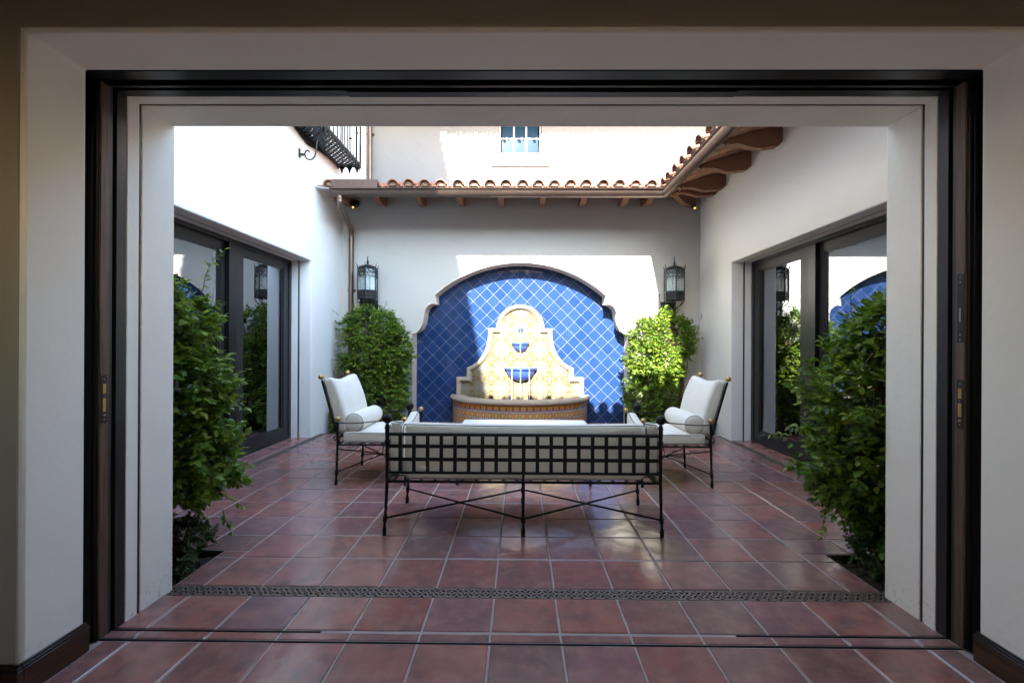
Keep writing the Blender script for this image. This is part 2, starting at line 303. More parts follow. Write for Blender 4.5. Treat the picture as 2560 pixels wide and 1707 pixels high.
# ------------------------------------------------------------------ mesh helpers
WL = {}
class MB:
    def __init__(s): s.v = []; s.f = []; s.sm = []; s.uv = {}
    def add(s, vs, fs, smooth=False):
        o = len(s.v); s.v += [tuple(v) for v in vs]; s.f += [tuple(i+o for i in f) for f in fs]; s.sm += [smooth]*len(fs); return s
    def box(s, x0, x1, y0, y1, z0, z1):
        v = [(x, y, z) for z in (z0, z1) for y in (y0, y1) for x in (x0, x1)]
        return s.add(v, [(0, 2, 3, 1), (4, 5, 7, 6), (0, 1, 5, 4), (2, 6, 7, 3), (0, 4, 6, 2), (1, 3, 7, 5)])
    def cbox(s, x0, x1, y0, y1, z0, z1, c=.003):
        # chamfered box
        X = (x0, x1); Y = (y0, y1); Z = (z0, z1); v = []; idx = {}
        for i in (0, 1):
            for j in (0, 1):
                for k in (0, 1):
                    sx, sy, sz = (1, -1)[i], (1, -1)[j], (1, -1)[k]
                    for a in range(3):
                        q = [X[i]+sx*c, Y[j]+sy*c, Z[k]+sz*c]; q[a] = (X[i], Y[j], Z[k])[a]
                        idx[(i, j, k, a)] = len(v); v.append(tuple(q))
        f = []
        for a in range(3):
            b_, c_ = (a+1) % 3, (a+2) % 3
            for e in (0, 1):
                l = []
                for (p, q) in ((0, 0), (1, 0), (1, 1), (0, 1)):
                    k = [0, 0, 0]; k[a] = e; k[b_] = p; k[c_] = q; l.append(idx[(*k, a)])
                f.append(tuple(l if e else l[::-1]))
                for e2 in (0, 1):
                    k0 = [0, 0, 0]; k0[a] = e; k0[b_] = e2; k1 = list(k0); k0[c_] = 0; k1[c_] = 1
                    f.append((idx[(*k0, a)], idx[(*k1, a)], idx[(*k1, b_)], idx[(*k0, b_)]))
        for i in (0, 1):
            for j in (0, 1):
                for k in (0, 1): f.append(tuple(idx[(i, j, k, a)] for a in range(3)))
        return s.add(v, f)
    def prism(s, poly, fn, d0, d1):
        # poly list of 2d, fn(u,v,d)->xyz
        n = len(poly); v = [fn(a, b, d0) for a, b in poly] + [fn(a, b, d1) for a, b in poly]
        return s.add(v, [tuple(range(n))[::-1], tuple(range(n, 2*n))] + [(i, (i+1) % n, n+(i+1) % n, n+i) for i in range(n)])
    def tube(s, pts, r, n=8, closed=False, smooth=True, caps=True):
        pts = [Vector(p) for p in pts]; m = len(pts); R = r if isinstance(r, (list, tuple)) else [r]*m
        vs = []; pn = None
        for i, p in enumerate(pts):
            if closed: t = pts[(i+1) % m]-pts[i-1]
            else: t = pts[min(i+1, m-1)]-pts[max(i-1, 0)]
            t.normalize()
            if pn is None: pn = t.orthogonal().normalized()
            pn = (pn - t*pn.dot(t)); 
            if pn.length < 1e-6: pn = t.orthogonal()
            pn.normalize(); bn = t.cross(pn)
            for k in range(n):
                a = 2*pi*k/n; vs.append(p + (pn*cos(a)+bn*sin(a))*R[i])
        fs = []; mm = m if closed else m-1
        for i in range(mm):
            j = (i+1) % m
            for k in range(n): fs.append((i*n+k, i*n+(k+1) % n, j*n+(k+1) % n, j*n+k))
        s.add(vs, fs, smooth)
        if caps and not closed: s.add(vs[:n], [tuple(range(n))[::-1]]); s.add(vs[-n:], [tuple(range(n))])
        return s
    def lathe(s, prof, cx, cy, cz, n=16, a0=0, a1=2*pi, axis='z', smooth=True):
        full = abs(a1-a0-2*pi) < 1e-6; m = len(prof); k = n if full else n+1; vs = []
        for i in range(k):
            a = a0+(a1-a0)*i/n
            for (r, h) in prof:
                if axis == 'z': vs.append((cx+r*cos(a), cy+r*sin(a), cz+h))
                elif axis == 'y': vs.append((cx+r*cos(a), cy+h, cz+r*sin(a)))
                else: vs.append((cx+h, cy+r*cos(a), cz+r*sin(a)))
        fs = []
        for i in range(n):
            j = (i+1) % k
            for q in range(m-1): fs.append((i*m+q, j*m+q, j*m+q+1, i*m+q+1))
        return s.add(vs, fs, smooth)
    def sphere(s, c, r, n=14, m=9, sq=1):
        return s.lathe([(max(1e-4, r*sin(pi*i/m)), -r*sq*cos(pi*i/m)) for i in range(m+1)], *c, n=n)
    def build(s, name, mat, parent=None, mesh_only=False, bevel=None, seg=2):
        o = WL.get(parent.name, Vector((0, 0, 0))) if parent else Vector((0, 0, 0))
        me = bpy.data.meshes.new(name); me.from_pydata([(Vector(v)-o)[:] for v in s.v], [], s.f)
        me.polygons.foreach_set('use_smooth', s.sm); me.materials.append(MAT[mat] if isinstance(mat, str) else mat)
        if s.uv:
            l = me.uv_layers.new(name='UVMap')
            for pi_, pol in enumerate(me.polygons):
                for li, vi in zip(pol.loop_indices, pol.vertices):
                    l.data[li].uv = s.uv.get(vi, (0, 0))
        me.update()
        if mesh_only: return me
        ob = bpy.data.objects.new(name, me); C.objects.link(ob)
        if parent: ob.parent = parent; WL[ob.name] = o
        else: WL[ob.name] = Vector((0, 0, 0))
        if bevel:
            bm = bmesh.new(); bm.from_mesh(me); bmesh.ops.remove_doubles(bm, verts=bm.verts, dist=1e-5); bm.to_mesh(me); bm.free()
            md = ob.modifiers.new('round', 'BEVEL'); md.width = bevel; md.segments = seg; md.limit_method = 'ANGLE'; md.angle_limit = radians(40); md.harden_normals = False
            for pl in me.polygons: pl.use_smooth = True
            try:
                me.set_sharp_from_angle(angle=radians(50))
            except Exception: pass
        return ob

def tag(o, label, cat, group=None):
    o['label'] = label; o['category'] = cat
    if group: o['group'] = group
    return o
def thing(name, label, cat, loc=(0, 0, 0), group=None):
    o = bpy.data.objects.new(name, None); C.objects.link(o); o.location = loc; o.empty_display_size = .1
    WL[o.name] = Vector(loc); return tag(o, label, cat, group)
def struct(o): o['kind'] = 'structure'; return o
def stuff(o): o['kind'] = 'stuff'; return o
def link(name, me, parent, loc=None, rot=None, scale=None):
    ob = bpy.data.objects.new(name, me); C.objects.link(ob)
    o = Vector((0, 0, 0))
    if parent: ob.parent = parent; o = WL[parent.name]
    if loc is not None: ob.location = Vector(loc)-o
    if rot is not None: ob.rotation_euler = rot
    if scale is not None: ob.scale = scale
    WL[ob.name] = o
    return ob
def kids(o): return [c for c in C.objects if c.parent == o]
def copy_tree(o, parent=None):
    c = o.copy(); C.objects.link(c); c.parent = parent
    WL[c.name] = WL.get(o.name, Vector((0, 0, 0)))
    for ch in kids(o): copy_tree(ch, c)
    return c

def wall_grid(us, vs, holes, fn, d0, d1):
    """solid wall in (u,v) with rectangular holes [(u0,u1,v0,v1)]; fn(u,v,d)->xyz"""
    us = sorted(set(us)); vs = sorted(set(vs)); mb = MB(); key = {}
    def solid(i, j):
        if i < 0 or j < 0 or i >= len(us)-1 or j >= len(vs)-1: return False
        cu = (us[i]+us[i+1])/2; cv = (vs[j]+vs[j+1])/2
        return not any(a < cu < b and c < cv < d for a, b, c, d in holes)
    def vid(i, j, d):
        k = (i, j, d)
        if k not in key: key[k] = len(mb.v); mb.v.append(tuple(fn(us[i], vs[j], (d0, d1)[d])))
        return key[k]
    for i in range(len(us)-1):
        for j in range(len(vs)-1):
            if not solid(i, j): continue
            a = [(i, j), (i+1, j), (i+1, j+1), (i, j+1)]
            mb.f.append(tuple(vid(*q, 0) for q in a)); mb.f.append(tuple(vid(*q, 1) for q in a[::-1]))
            for (p, q, di, dj) in (((i, j), (i+1, j), 0, -1), ((i+1, j), (i+1, j+1), 1, 0), ((i+1, j+1), (i, j+1), 0, 1), ((i, j+1), (i, j), -1, 0)):
                if not solid(i+di, j+dj): mb.f.append((vid(*q, 0), vid(*p, 0), vid(*p, 1), vid(*q, 1)))
    mb.sm = [False]*len(mb.f); return mb
XZ = lambda u, v, d: (u, d, v)
YZ = lambda u, v, d: (d, u, v)

def soft_box(cx, cy, cz, hx, hy, hz, r, puff=(0, 0, 0), warp=None, n=10):
    mb = MB(); H = (hx, hy, hz)
    for a in range(3):
        b_, c_ = (a+1) % 3, (a+2) % 3
        for sg in (-1, 1):
            base = len(mb.v)
            for i in range(n+1):
                for j in range(n+1):
                    q = [0, 0, 0]; q[a] = sg; q[b_] = sin((i/n-.5)*pi*.999); q[c_] = sin((j/n-.5)*pi*.999)
                    p = Vector([q[k]*H[k] for k in range(3)])
                    inn = Vector([max(-(H[k]-r), min(H[k]-r, p[k])) for k in range(3)])
                    d = p-inn; d = d.normalized() if d.length > 1e-9 else Vector((0, 0, 0))
                    p = inn+d*r
                    w = (1-q[b_]**2)*(1-q[c_]**2)
                    p[a] += sg*puff[a]*w
                    if warp: p = Vector(warp(*p))
                    mb.v.append((p.x+cx, p.y+cy, p.z+cz))
            for i in range(n):
                for j in range(n):
                    f = (base+i*(n+1)+j, base+(i+1)*(n+1)+j, base+(i+1)*(n+1)+j+1, base+i*(n+1)+j+1)
                    mb.f.append(f if sg > 0 else f[::-1])
    mb.sm = [True]*len(mb.f); return mb

def poly_cells(outline, lines):
    """cut a polygon (2d) by families of parallel joints: lines=[(nx,ny,[offsets],half)] -> list of (faces) grouped per cell"""
    bm = bmesh.new()
    vs = [bm.verts.new((x, y, 0)) for x, y in outline]
    for t in tessellate_polygon([[Vector((x, y, 0)) for x, y in outline]]):
        try: bm.faces.new([vs[i] for i in t])
        except ValueError: pass
    for nx, ny, offs, hf in lines:
        for o in offs:
            for s_ in (-1, 1):
                bmesh.ops.bisect_plane(bm, geom=bm.verts[:]+bm.edges[:]+bm.faces[:], plane_co=(nx*(o+s_*hf), ny*(o+s_*hf), 0), plane_no=(nx, ny, 0), dist=1e-7)
    cells = {}
    for f in bm.faces:
        c = f.calc_center_median(); k = []
        bad = False
        for nx, ny, offs, hf in lines:
            d = c.x*nx+c.y*ny
            if any(abs(d-o) < hf for o in offs): bad = True; break
            k.append(sum(1 for o in offs if d > o))
        if bad or f.calc_area() < 1e-9: continue
        cells.setdefault(tuple(k), []).append([(v.co.x, v.co.y) for v in f.verts])
    bm.free(); return cells
def cell_mesh(faces, fn, d0, d1, ch=.0012):
    """thicken a cell: weld 2d faces, extrude from d0 (back) to d1 (front) with a small chamfer"""
    bm = bmesh.new(); key = {}
    def V(p):
        k = (round(p[0], 5), round(p[1], 5))
        if k not in key: key[k] = bm.verts.new((p[0], p[1], 0))
        return key[k]
    for f in faces:
        l = []
        for p in f:
            v = V(p)
            if v not in l: l.append(v)
        if len(l) > 2:
            try: bm.faces.new(l)
            except ValueError: pass
    bmesh.ops.recalc_face_normals(bm, faces=bm.faces[:])
    es = [e for e in bm.edges if len(e.link_faces) == 1]
    cxy = Vector((0, 0, 0))
    for v in bm.verts: cxy += v.co
    cxy /= max(1, len(bm.verts))
    mb = MB(); ids = {}
    rad = max([1e-3]+[(v.co-cxy).length for v in bm.verts])
    for v in bm.verts:
        k = 1-ch*1.4/rad; q = cxy+(v.co-cxy)*k
        ids[v] = len(mb.v); mb.v.append(tuple(fn(q.x, q.y, d1)))
    for f in bm.faces: mb.f.append(tuple(ids[v] for v in f.verts))
    out = {}; back = {}
    for v in bm.verts:
        out[v] = len(mb.v); mb.v.append(tuple(fn(v.co.x, v.co.y, d1+(d0-d1)*min(.45, ch/abs(d0-d1)))))
        back[v] = len(mb.v); mb.v.append(tuple(fn(v.co.x, v.co.y, d0)))
    for e in es:
        a, b_ = e.verts; mb.f.append((ids[a], ids[b_], out[b_], out[a])); mb.f.append((out[a], out[b_], back[b_], back[a]))
    bm.free(); mb.sm = [False]*len(mb.f); return mb

# ------------------------------------------------------------------ ground and paving
T = .317; GX = -1.7134; GY = 2.3507
g = MB().box(-40, 40, -40, 40, -.5, -.12).build('ground', 'soil'); struct(g)
floor = MB().add([(-3.25, 1.9, -.006), (3.26, 1.9, -.006), (3.26, 2.353, -.006), (-3.25, 2.353, -.006)], [(0, 1, 2, 3)])
def quad(mb, x0, x1, y0, y1, z): mb.add([(x0, y0, z), (x1, y0, z), (x1, y1, z), (x0, y1, z)], [(0, 1, 2, 3)])
floor = MB()
CH = (2.263, 2.353)                                             # front channel
PLN = [(-2.94, -1.872, 2.353, 2.757), (1.935, 2.97, 2.353, 2.772), (-2.94, -1.80, 6.40, 7.16), (1.83, 2.97, 6.40, 7.16)]
SDR = [(-2.932, -2.846, 2.76, 6.40), (2.888, 2.972, 2.775, 6.40)]
holes = [(-3.3, 3.3, *CH)] + [(a, b, c, d) for a, b, c, d in PLN] + [(a, b, c, d) for a, b, c, d in SDR]
def subtract(rects, h):
    out = []
    for (a, b, c, d) in rects:
        x0, x1, y0, y1 = h
        if x1 <= a or x0 >= b or y1 <= c or y0 >= d: out.append((a, b, c, d)); continue
        if y0 > c: out.append((a, b, c, y0))
        if y1 < d: out.append((a, b, y1, d))
        cc, dd = max(c, y0), min(d, y1)
        if x0 > a: out.append((a, x0, cc, dd))
        if x1 < b: out.append((x1, b, cc, dd))
    return out
rects = [(-3.30, 3.30, 1.0, 7.5)]
for h in holes: rects = subtract(rects, h)
for (a, b, c, d) in rects: quad(floor, a, b, c, d, -.0045)
quad(floor, -4.5, 4.5, -5, 1.0, -.0045)
courtyard = struct(floor.build('courtyard_floor', 'grout'))
# dark channels below the grates and earth in the planting pockets
ch = MB()
for (a, b, c, d) in holes[:1]+SDR: ch.box(a, b, c, d, -.11, -.035)
ch.build('drain_channel', 'void', courtyard)
for (a, b, c, d) in PLN:
    e = MB(); nx, ny = 18, 10
    v = [(a+(b-a)*i/nx, c+(d-c)*j/ny, -.055+.03*noise.noise(Vector((i*.6, j*.7, a)))+.012*random.random()) for j in range(ny+1) for i in range(nx+1)]
    e.add(v, [(j*(nx+1)+i, j*(nx+1)+i+1, (j+1)*(nx+1)+i+1, (j+1)*(nx+1)+i) for j in range(ny) for i in range(nx)], True)
    e.box(a-.004, a, c, d, -.12, -.005).box(b, b+.004, c, d, -.12, -.005).box(a, b, c-.004, c, -.12, -.005).box(a, b, d, d+.004, -.12, -.005)
    for q in range(160):
        x, y = random.uniform(a+.02, b-.02), random.uniform(c+.02, d-.02); r_ = random.uniform(.006, .016)
        e.add([(x-r_, y, -.045), (x, y-r_, -.04), (x+r_, y, -.045), (x, y+r_, -.045), (x, y, -.045+r_*1.2)], [(0, 1, 4), (1, 2, 4), (2, 3, 4), (3, 0, 4)])
    struct(e.build('planting_soil', 'soil'))

def tile_mesh(w, d, seed):
    rnd = random.Random(seed); mb = MB(); c = .0045
    j = lambda: rnd.uniform(-.0016, .0016)
    hw, hd = w/2, d/2
    nseg = 3
    def loop(ins, z, jit):
        pts = []
        for (sx, sy, ex, ey) in ((-1, -1, 1, 0), (1, -1, 0, 1), (1, 1, -1, 0), (-1, 1, 0, -1)):
            for k in range(nseg):
                x = sx*(hw-ins)+ex*(2*(hw-ins))*k/nseg; y = sy*(hd-ins)+ey*(2*(hd-ins))*k/nseg
                pts.append((x, y))
        return pts
    J = [(j(), j()) for _ in range(12)]
    o = [(x+a, y+b) for (x, y), (a, b) in zip(loop(0, 0, 0), J)]; i_ = [(x+a, y+b) for (x, y), (a, b) in zip(loop(c, 0, 0), J)]
    n = len(o); mb.add([(x, y, -.012) for x, y in o]+[(x, y, -.0030) for x, y in o]+[(x, y, -.0002) for x, y in i_]+[(0, 0, .0002)],
        [(k, (k+1) % n, n+(k+1) % n, n+k) for k in range(n)]+[(n+k, n+(k+1) % n, 2*n+(k+1) % n, 2*n+k) for k in range(n)]+[(2*n+k, 2*n+(k+1) % n, 3*n) for k in range(n)])
    mb.sm = [False]*(3*n)
    return mb
GR = .0054
full = [tile_mesh(T-2*GR, T-2*GR, s).build('tile', 'tile', mesh_only=True) for s in range(6)]
cache = {}
pieces = []
rows = [(GY+T*k, GY+T*(k+1)) for k in range(0, 16)] + [(1.990, 2.263), (1.921, 1.981), (1.590, 1.911)]
for (ya, yb) in rows:
    for k in range(-6, 17):
        xa, xb = GX+T*k, GX+T*(k+1); ya2 = max(ya, 2.353) if ya > 2.3 else ya
        lim = (-3.205, 3.225) if ya > 2.3 else ((-1.86, 1.93) if ya > 1.85 else (-1.835, 1.905))
        if yb > 7.15: lim = (-1.76, 1.79)
        a, b = max(xa, lim[0]), min(xb, lim[1]); y1 = min(yb, 7.455)
        if b-a < .02 or y1-ya2 < .02: continue
        rs = [(a, b, ya2, y1)]
        for h in PLN+SDR: rs = subtract(rs, h)
        for q in rs:
            if q[1]-q[0] > .03 and q[3]-q[2] > .03: pieces.append(q)
def px_area(q):
    x, y = (q[0]+q[1])/2, (q[2]+q[3])/2
    vis = abs((x-.0)/y*1001+10) < 800*(1 if y > 2.3 else 1.45)
    return (q[1]-q[0])*(q[3]-q[2])/y**3*(1 if vis else .001)
pieces.sort(key=px_area, reverse=True)
far = MB(); near_n = 0
for n_, q in enumerate(pieces):
    w, d = q[1]-q[0]-2*GR, q[3]-q[2]-2*GR; cx_, cy_ = (q[0]+q[1])/2, (q[2]+q[3])/2
    if n_ < 296:
        key = (round(w, 3), round(d, 3))
        if abs(w-(T-2*GR)) < .002 and abs(d-(T-2*GR)) < .002: me = random.choice(full)
        else:
            if key not in cache: cache[key] = tile_mesh(w, d, len(cache)).build('tile', 'tile', mesh_only=True)
            me = cache[key]
        t = link('tile', me, courtyard, (cx_, cy_, random.uniform(-.0006, .0006)), (random.uniform(-.0016, .0016), random.uniform(-.0016, .0016), random.choice((0, pi)) if me in full else 0))
    else:
        tm = tile_mesh(w, d, n_); far.add([(x+cx_, y+cy_, z) for x, y, z in tm.v], tm.f)
stuff(far.build('distant_tiles', 'tile', courtyard))
room_tiles = MB()
for k in range(-12, 14):
    for j in range(2):
        tm = tile_mesh(T-2*GR, T-2*GR, k*7+j); cx_, cy_ = GX+T*(k+.5), 1.59-T*(j+.5)
        room_tiles.add([(x+cx_, y+cy_, z) for x, y, z in tm.v], tm.f)
stuff(room_tiles.build('indoor_tiles', 'tile', courtyard))
# door tracks let into the floor: thin steel rails in dark slots
def track(x0, x1, y):
    t = thing('door_track', '', 'door track', (x0, y, 0))
    MB().box(x0, x1, y-.0035, y+.0035, -.012, .0005).build('slot', 'iron_grey', t)
    MB().box(x0, x1, y-.0012, y+.0012, .0005, .0028).build('rail', 'steel', t); return t
tag(track(-1.86, 1.93, 1.916), 'long thin metal door track crossing the whole terracotta threshold', 'door track')
tag(track(-1.86, -.905, 1.983), 'short metal door track let into the threshold tiles at the left jamb', 'door track')
tag(track(.985, 1.93, 1.986), 'short metal door track let into the threshold tiles at the right jamb', 'door track')

# cast grates with leaf-and-diamond cut-outs
def grate_mesh(L=.3, Wd=.088, cell=.004, th=.006):
    nx, ny = int(L/cell), int(Wd/cell); mb = MB(); ids = {}
    def hole(x, y):
        u = (x % .06)-.03; v = y-Wd/2
        if abs(x) < .003 or abs(x-L) < .003 or abs(v) > Wd/2-.006: return False
        r = hypot(u, v)
        if abs(u)+abs(v) < .0095: return True
        ar = abs(abs(u)-abs(v))/1.414; al = (abs(u)+abs(v))/1.414
        if ((al-.0245)/.0135)**2+(ar/.0068)**2 < 1 and False: return True
        # four lens petals on the diagonals
        du, dv = abs(u), abs(v); s = (du+dv)/1.4142; t = (du-dv)/1.4142
        if abs(s-.0235) < .0062 and abs(t) < .0135*sqrt(max(0, 1-((s-.0235)/.0062)**2)): return True
        if hypot(du-.03, dv) < .006 or hypot(du-.03, dv-.036) < .010: return True
        return False
    S_ = [[not hole((i+.5)*cell, (j+.5)*cell) for j in range(ny)] for i in range(nx)]
    def V(i, j, k):
        if (i, j, k) not in ids: ids[(i, j, k)] = len(mb.v); mb.v.append((i*cell, j*cell-Wd/2, -k*th))
        return ids[(i, j, k)]
    for i in range(nx):
        for j in range(ny):
            if not S_[i][j]: continue
            mb.f.append((V(i, j, 0), V(i+1, j, 0), V(i+1, j+1, 0), V(i, j+1, 0)))
            for (a, b, di, dj) in (((i, j), (i+1, j), 0, -1), ((i+1, j), (i+1, j+1), 1, 0), ((i+1, j+1), (i, j+1), 0, 1), ((i, j+1), (i, j), -1, 0)):
                p, q = i+di, j+dj
                if p < 0 or q < 0 or p >= nx or q >= ny or not S_[p][q]: mb.f.append((V(*a, 0), V(*a, 1), V(*b, 1), V(*b, 0)))
    mb.sm = [False]*len(mb.f); return mb.build('grate', 'grate', mesh_only=True)
gm = grate_mesh()
fd = thing('floor_drain', 'long patterned bronze drain grate set across the paving in front of the opening', 'drain grate', (0, 2.308, 0))
for k in range(13):
    link('grate', gm, fd, (-1.865+.3015*k-.03, 2.308, -.003), scale=(1.0, 1, 1))
MB().box(-2.0, 2.1, 2.262, 2.265, -.03, -.002).box(-2.0, 2.1, 2.351, 2.3535, -.03, -.002).build('rim', 'grate', fd)
for (x, y0, lab) in ((-2.889, 2.79, 'narrow drain grate running towards the fountain beside the left glass doors'), (2.930, 2.80, 'narrow drain grate running towards the fountain beside the right glass doors')):
    dthing = thing('floor_drain', lab, 'drain grate', (x, y0, 0))
    for k in range(12): link('grate', gm, dthing, (x, y0+.3015*k, -.003), (0, 0, pi/2))
    MB().box(x-.046, x-.043, 2.76, 6.4, -.03, -.002).box(x+.043, x+.046, 2.76, 6.4, -.03, -.002).build('rim', 'grate', dthing)

# ------------------------------------------------------------------ the opening the photograph is taken through
XL, XR, ZT = -1.85, 1.925, 2.466
nw = thing('opening_wall', 'thick white plaster wall framing the wide opening in the foreground', 'wall', (0, 1.95, 0))
wall_grid([-4.3, XL, XR, 4.3], [-.1, ZT, 3.3], [(XL, XR, -.2, ZT)], XZ, 1.605, 1.843).build('inner_jamb', 'reveal', nw, bevel=.014, seg=3).data.materials[0] = MAT['reveal']
wall_grid([-4.3, XL, XR, 4.3], [-.1, ZT, 3.3], [(XL, XR, -.2, ZT)], XZ, 2.032, 2.098).build('middle_jamb', 'reveal', nw, bevel=.004)
wall_grid([-4.3, XL-.004, XR+.004, 4.3], [-.1, ZT+.004, 3.3], [(XL-.004, XR+.004, -.2, ZT+.004)], XZ, 2.098, 2.112).build('groove_shade_strip', 'black', nw)  # black slab almost flush with the jamb, standing in for the groove's shade
wall_grid([-4.3, XL, XR, 4.3], [-.1, ZT, 3.3], [(XL, XR, -.2, ZT)], XZ, 2.112, 2.312).build('outer_jamb', 'reveal', nw, bevel=.004, seg=2)
# room face is a darker plaster
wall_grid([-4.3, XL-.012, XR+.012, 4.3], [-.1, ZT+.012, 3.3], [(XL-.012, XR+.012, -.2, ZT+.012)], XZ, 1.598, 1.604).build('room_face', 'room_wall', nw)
MB().box(-4.3, 4.3, 1.846, 2.029, 2.56, 3.3).box(-4.3, -3.4, 1.846, 2.029, 0, 2.55).box(3.4, 4.3, 1.846, 2.029, 0, 2.55).build('wall_core', 'reveal', nw)

fr = thing('sliding_door_frame', 'dark metal frame of the pocket doors lining the opening', 'door frame', (0, 1.94, 0))
hd = MB()
hd.box(-3.3, 3.3, 1.846, 1.905, ZT+.002, 2.555).box(-3.3, 3.3, 1.905, 1.935, ZT+.05, 2.555).box(-3.3, 3.3, 1.935, 1.950, ZT-.004, 2.555).box(-3.3, 3.3, 1.950, 1.985, ZT+.04, 2.555).box(-3.3, 3.3, 1.985, 2.030, ZT+.001, 2.555)
hd.build('head', 'black', fr)
MB().box(XL, XR, 1.9365, 1.9485, ZT-.0065, ZT-.0035).build('head_bead', 'bronze_dark', fr)
MB().box(-.80, .98, 1.988, 2.028, ZT-.0045, ZT).build('head_reflection_strip', 'bronze_dark', fr)  # lighter strip added in place of a reflection on the black head
for s_, x in ((-1, XL), (1, XR)):
    def bx(mb, a, b, y0, y1, z0=0, z1=ZT): return mb.box(min(x+s_*a, x+s_*b), max(x+s_*a, x+s_*b), y0, y1, z0, z1)
    mb = MB(); bx(mb, .001, .10, 1.982, 2.030); mb.build('side_jamb', 'bronze_dark', fr)
    mb = MB(); bx(mb, .004, .05, 1.949, 1.963); mb.build('guide_strip', 'bronze_dark', fr)
    mb = MB(); bx(mb, .10, .12, 1.846, 2.030); mb.build('pocket_lining', 'black', fr)
    # the pocketed door leaf, only its edge shows
    d = thing('pocket_door', 'dark wooden pocket door slid into the %s jamb, brass bolts in its lock' % ('left' if s_ < 0 else 'right'), 'door', (x, 1.92, 0))
    mb = MB(); bx(mb, .0005, .0985, 1.907, 1.9465, .006, 2.462); mb.build('leaf_edge', 'wood_edge', d)
    mb = MB(); bx(mb, .010, .0985, 1.896, 1.907, .006, 2.462); bx(mb, .022, .0985, 1.886, 1.896, .006, 2.462); mb.build('edge_moulding', 'wood_dark', d)
    def plate(z0, z1, kind):
        p = MB(); bx(p, -.0015, .001, 1.909, 1.937, z0, z1); pl = p.build('lock_plate', 'iron_grey', d)
        if kind == 'bolt':
            for (a, b) in ((z0+.132, z0+.176), (z0+.052, z0+.112)):
                q = MB(); bx(q, -.0032, -.0015, 1.916, 1.930, a, b); q.build('bolt', 'brass', pl)
            q = MB(); q.sphere((x-s_*.0+(-s_)*.002, 1.923, z0+.036), .0055, 10, 6); q.build('cylinder', 'brass', pl)
            q = MB()
            for zz in (z0+.018, z0+.122, z1-.018): q.sphere((x-s_*.0018, 1.923, zz), .0026, 8, 5)
            q.build('screw', 'steel', pl)
        else:
            q = MB(); bx(q, -.0022, -.0015, 1.917, 1.929, z1-.085, z1-.06); bx(q, -.0022, -.0015, 1.917, 1.929, z0+.06, z0+.085); bx(q, -.0022, -.0015, 1.9215, 1.9245, z0+.085, z1-.085); q.build('slot', 'black', pl)
            q = MB(); bx(q, -.0035, -.0015, 1.9205, 1.9255, z0+.09, z0+.15); q.build('latch', 'steel', pl)
            q = MB()
            for zz in (z0+.012, z0+.035, z1-.012, z1-.035): q.sphere((x-s_*.0018, 1.923, zz), .0026, 8, 5)
            q.build('screw', 'steel', pl)
    plate(.953, 1.168, 'bolt')
    if s_ > 0: plate(1.33, 1.628, 'pull')
    # skirting board: wraps the inner jamb
    k = thing('skirting_board', 'stained wooden skirting board along the foot of the %s inner jamb' % ('left' if s_ < 0 else 'right'), 'skirting board', (x, 1.7, 0))
    mb = MB(); bx(mb, -.018, .002, 1.600, 1.846, 0, .092); bx(mb, -.018, 1.2*1, 1.578, 1.5985, 0, .092); mb.build('board', 'skirting', k, bevel=.002)
    mb = MB(); bx(mb, -.020, .002, 1.598, 1.848, .0925, .104); bx(mb, -.014, .002, 1.600, 1.846, .1045, .113); bx(mb, -.007, .002, 1.602, 1.845, .1135, .121)
    bx(mb, -.020, 1.2, 1.576, 1.5975, .0925, .104); bx(mb, -.014, 1.2, 1.582, 1.5975, .1045, .113); bx(mb, -.007, 1.2, 1.589, 1.5975, .1135, .121)
    mb.build('cap_moulding', 'skirting_cap', k, bevel=.002)

# the room the camera stands in
rm = MB().box(-4.4, -4.3, -4, 1.6, -.1, 3.3).box(4.3, 4.4, -4, 1.6, -.1, 3.3).box(-4.4, -.6, -4.1, -4, -.1, 3.3).box(.6, 4.4, -4.1, -4, -.1, 3.3).box(-.6, .6, -4.1, -4, -.1, 1.5).box(-.6, .6, -4.1, -4, 2.2, 3.3).build('room_walls', 'room_wall')  # opening in the back wall added to bring fill light onto the jambs
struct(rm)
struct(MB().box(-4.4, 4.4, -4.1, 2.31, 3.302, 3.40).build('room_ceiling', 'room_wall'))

# ------------------------------------------------------------------ side walls with glazed doors
def side_wall(s_, xw, name, label, top, extra=[]):
    t = thing('courtyard_wall', label, 'wall', (s_*xw, 5, 0))
    ys = [2.313, 2.9, 6.10, 8.32]; zs = [-.1, 2.48, top]
    hs = [(2.9, 6.10, -.2, 2.48)]
    for e in extra: ys += [e[0], e[1]]; zs += [e[2], e[3]]; hs.append(e)
    a, b = s_*xw, s_*(xw+.18)
    wall_grid(ys, zs, hs, YZ, a, b).build('stucco_face', 'plaster', t, bevel=.016, seg=3)
    h2 = [(h[0]-.004, h[1]+.004, h[2], h[3]+.004) for h in hs]
    ys2 = sorted(set([2.313, 8.32]+[q for h in h2 for q in h[:2]])); zs2 = sorted(set([-.1, top]+[q for h in h2 for q in h[2:]]))
    wall_grid(ys2, zs2, h2, YZ, s_*(xw+.18), s_*(xw+.192)).build('groove_shade_strip', 'iron_grey', t)  # dark slab standing in for the shade inside the reveal groove
    wall_grid(ys, zs, hs, YZ, s_*(xw+.192), s_*(xw+.37)).build('inner_reveal', 'plaster', t)
    return t
WX = 2.935
side_wall(-1, WX, 'l', 'tall white stucco wall left of the courtyard below the iron balcony', 7.3, [(5.9, 7.05, 4.22, 6.5)])
side_wall(1, WX, 'r', 'white stucco wall right of the courtyard beneath the corbelled eave', 3.86)

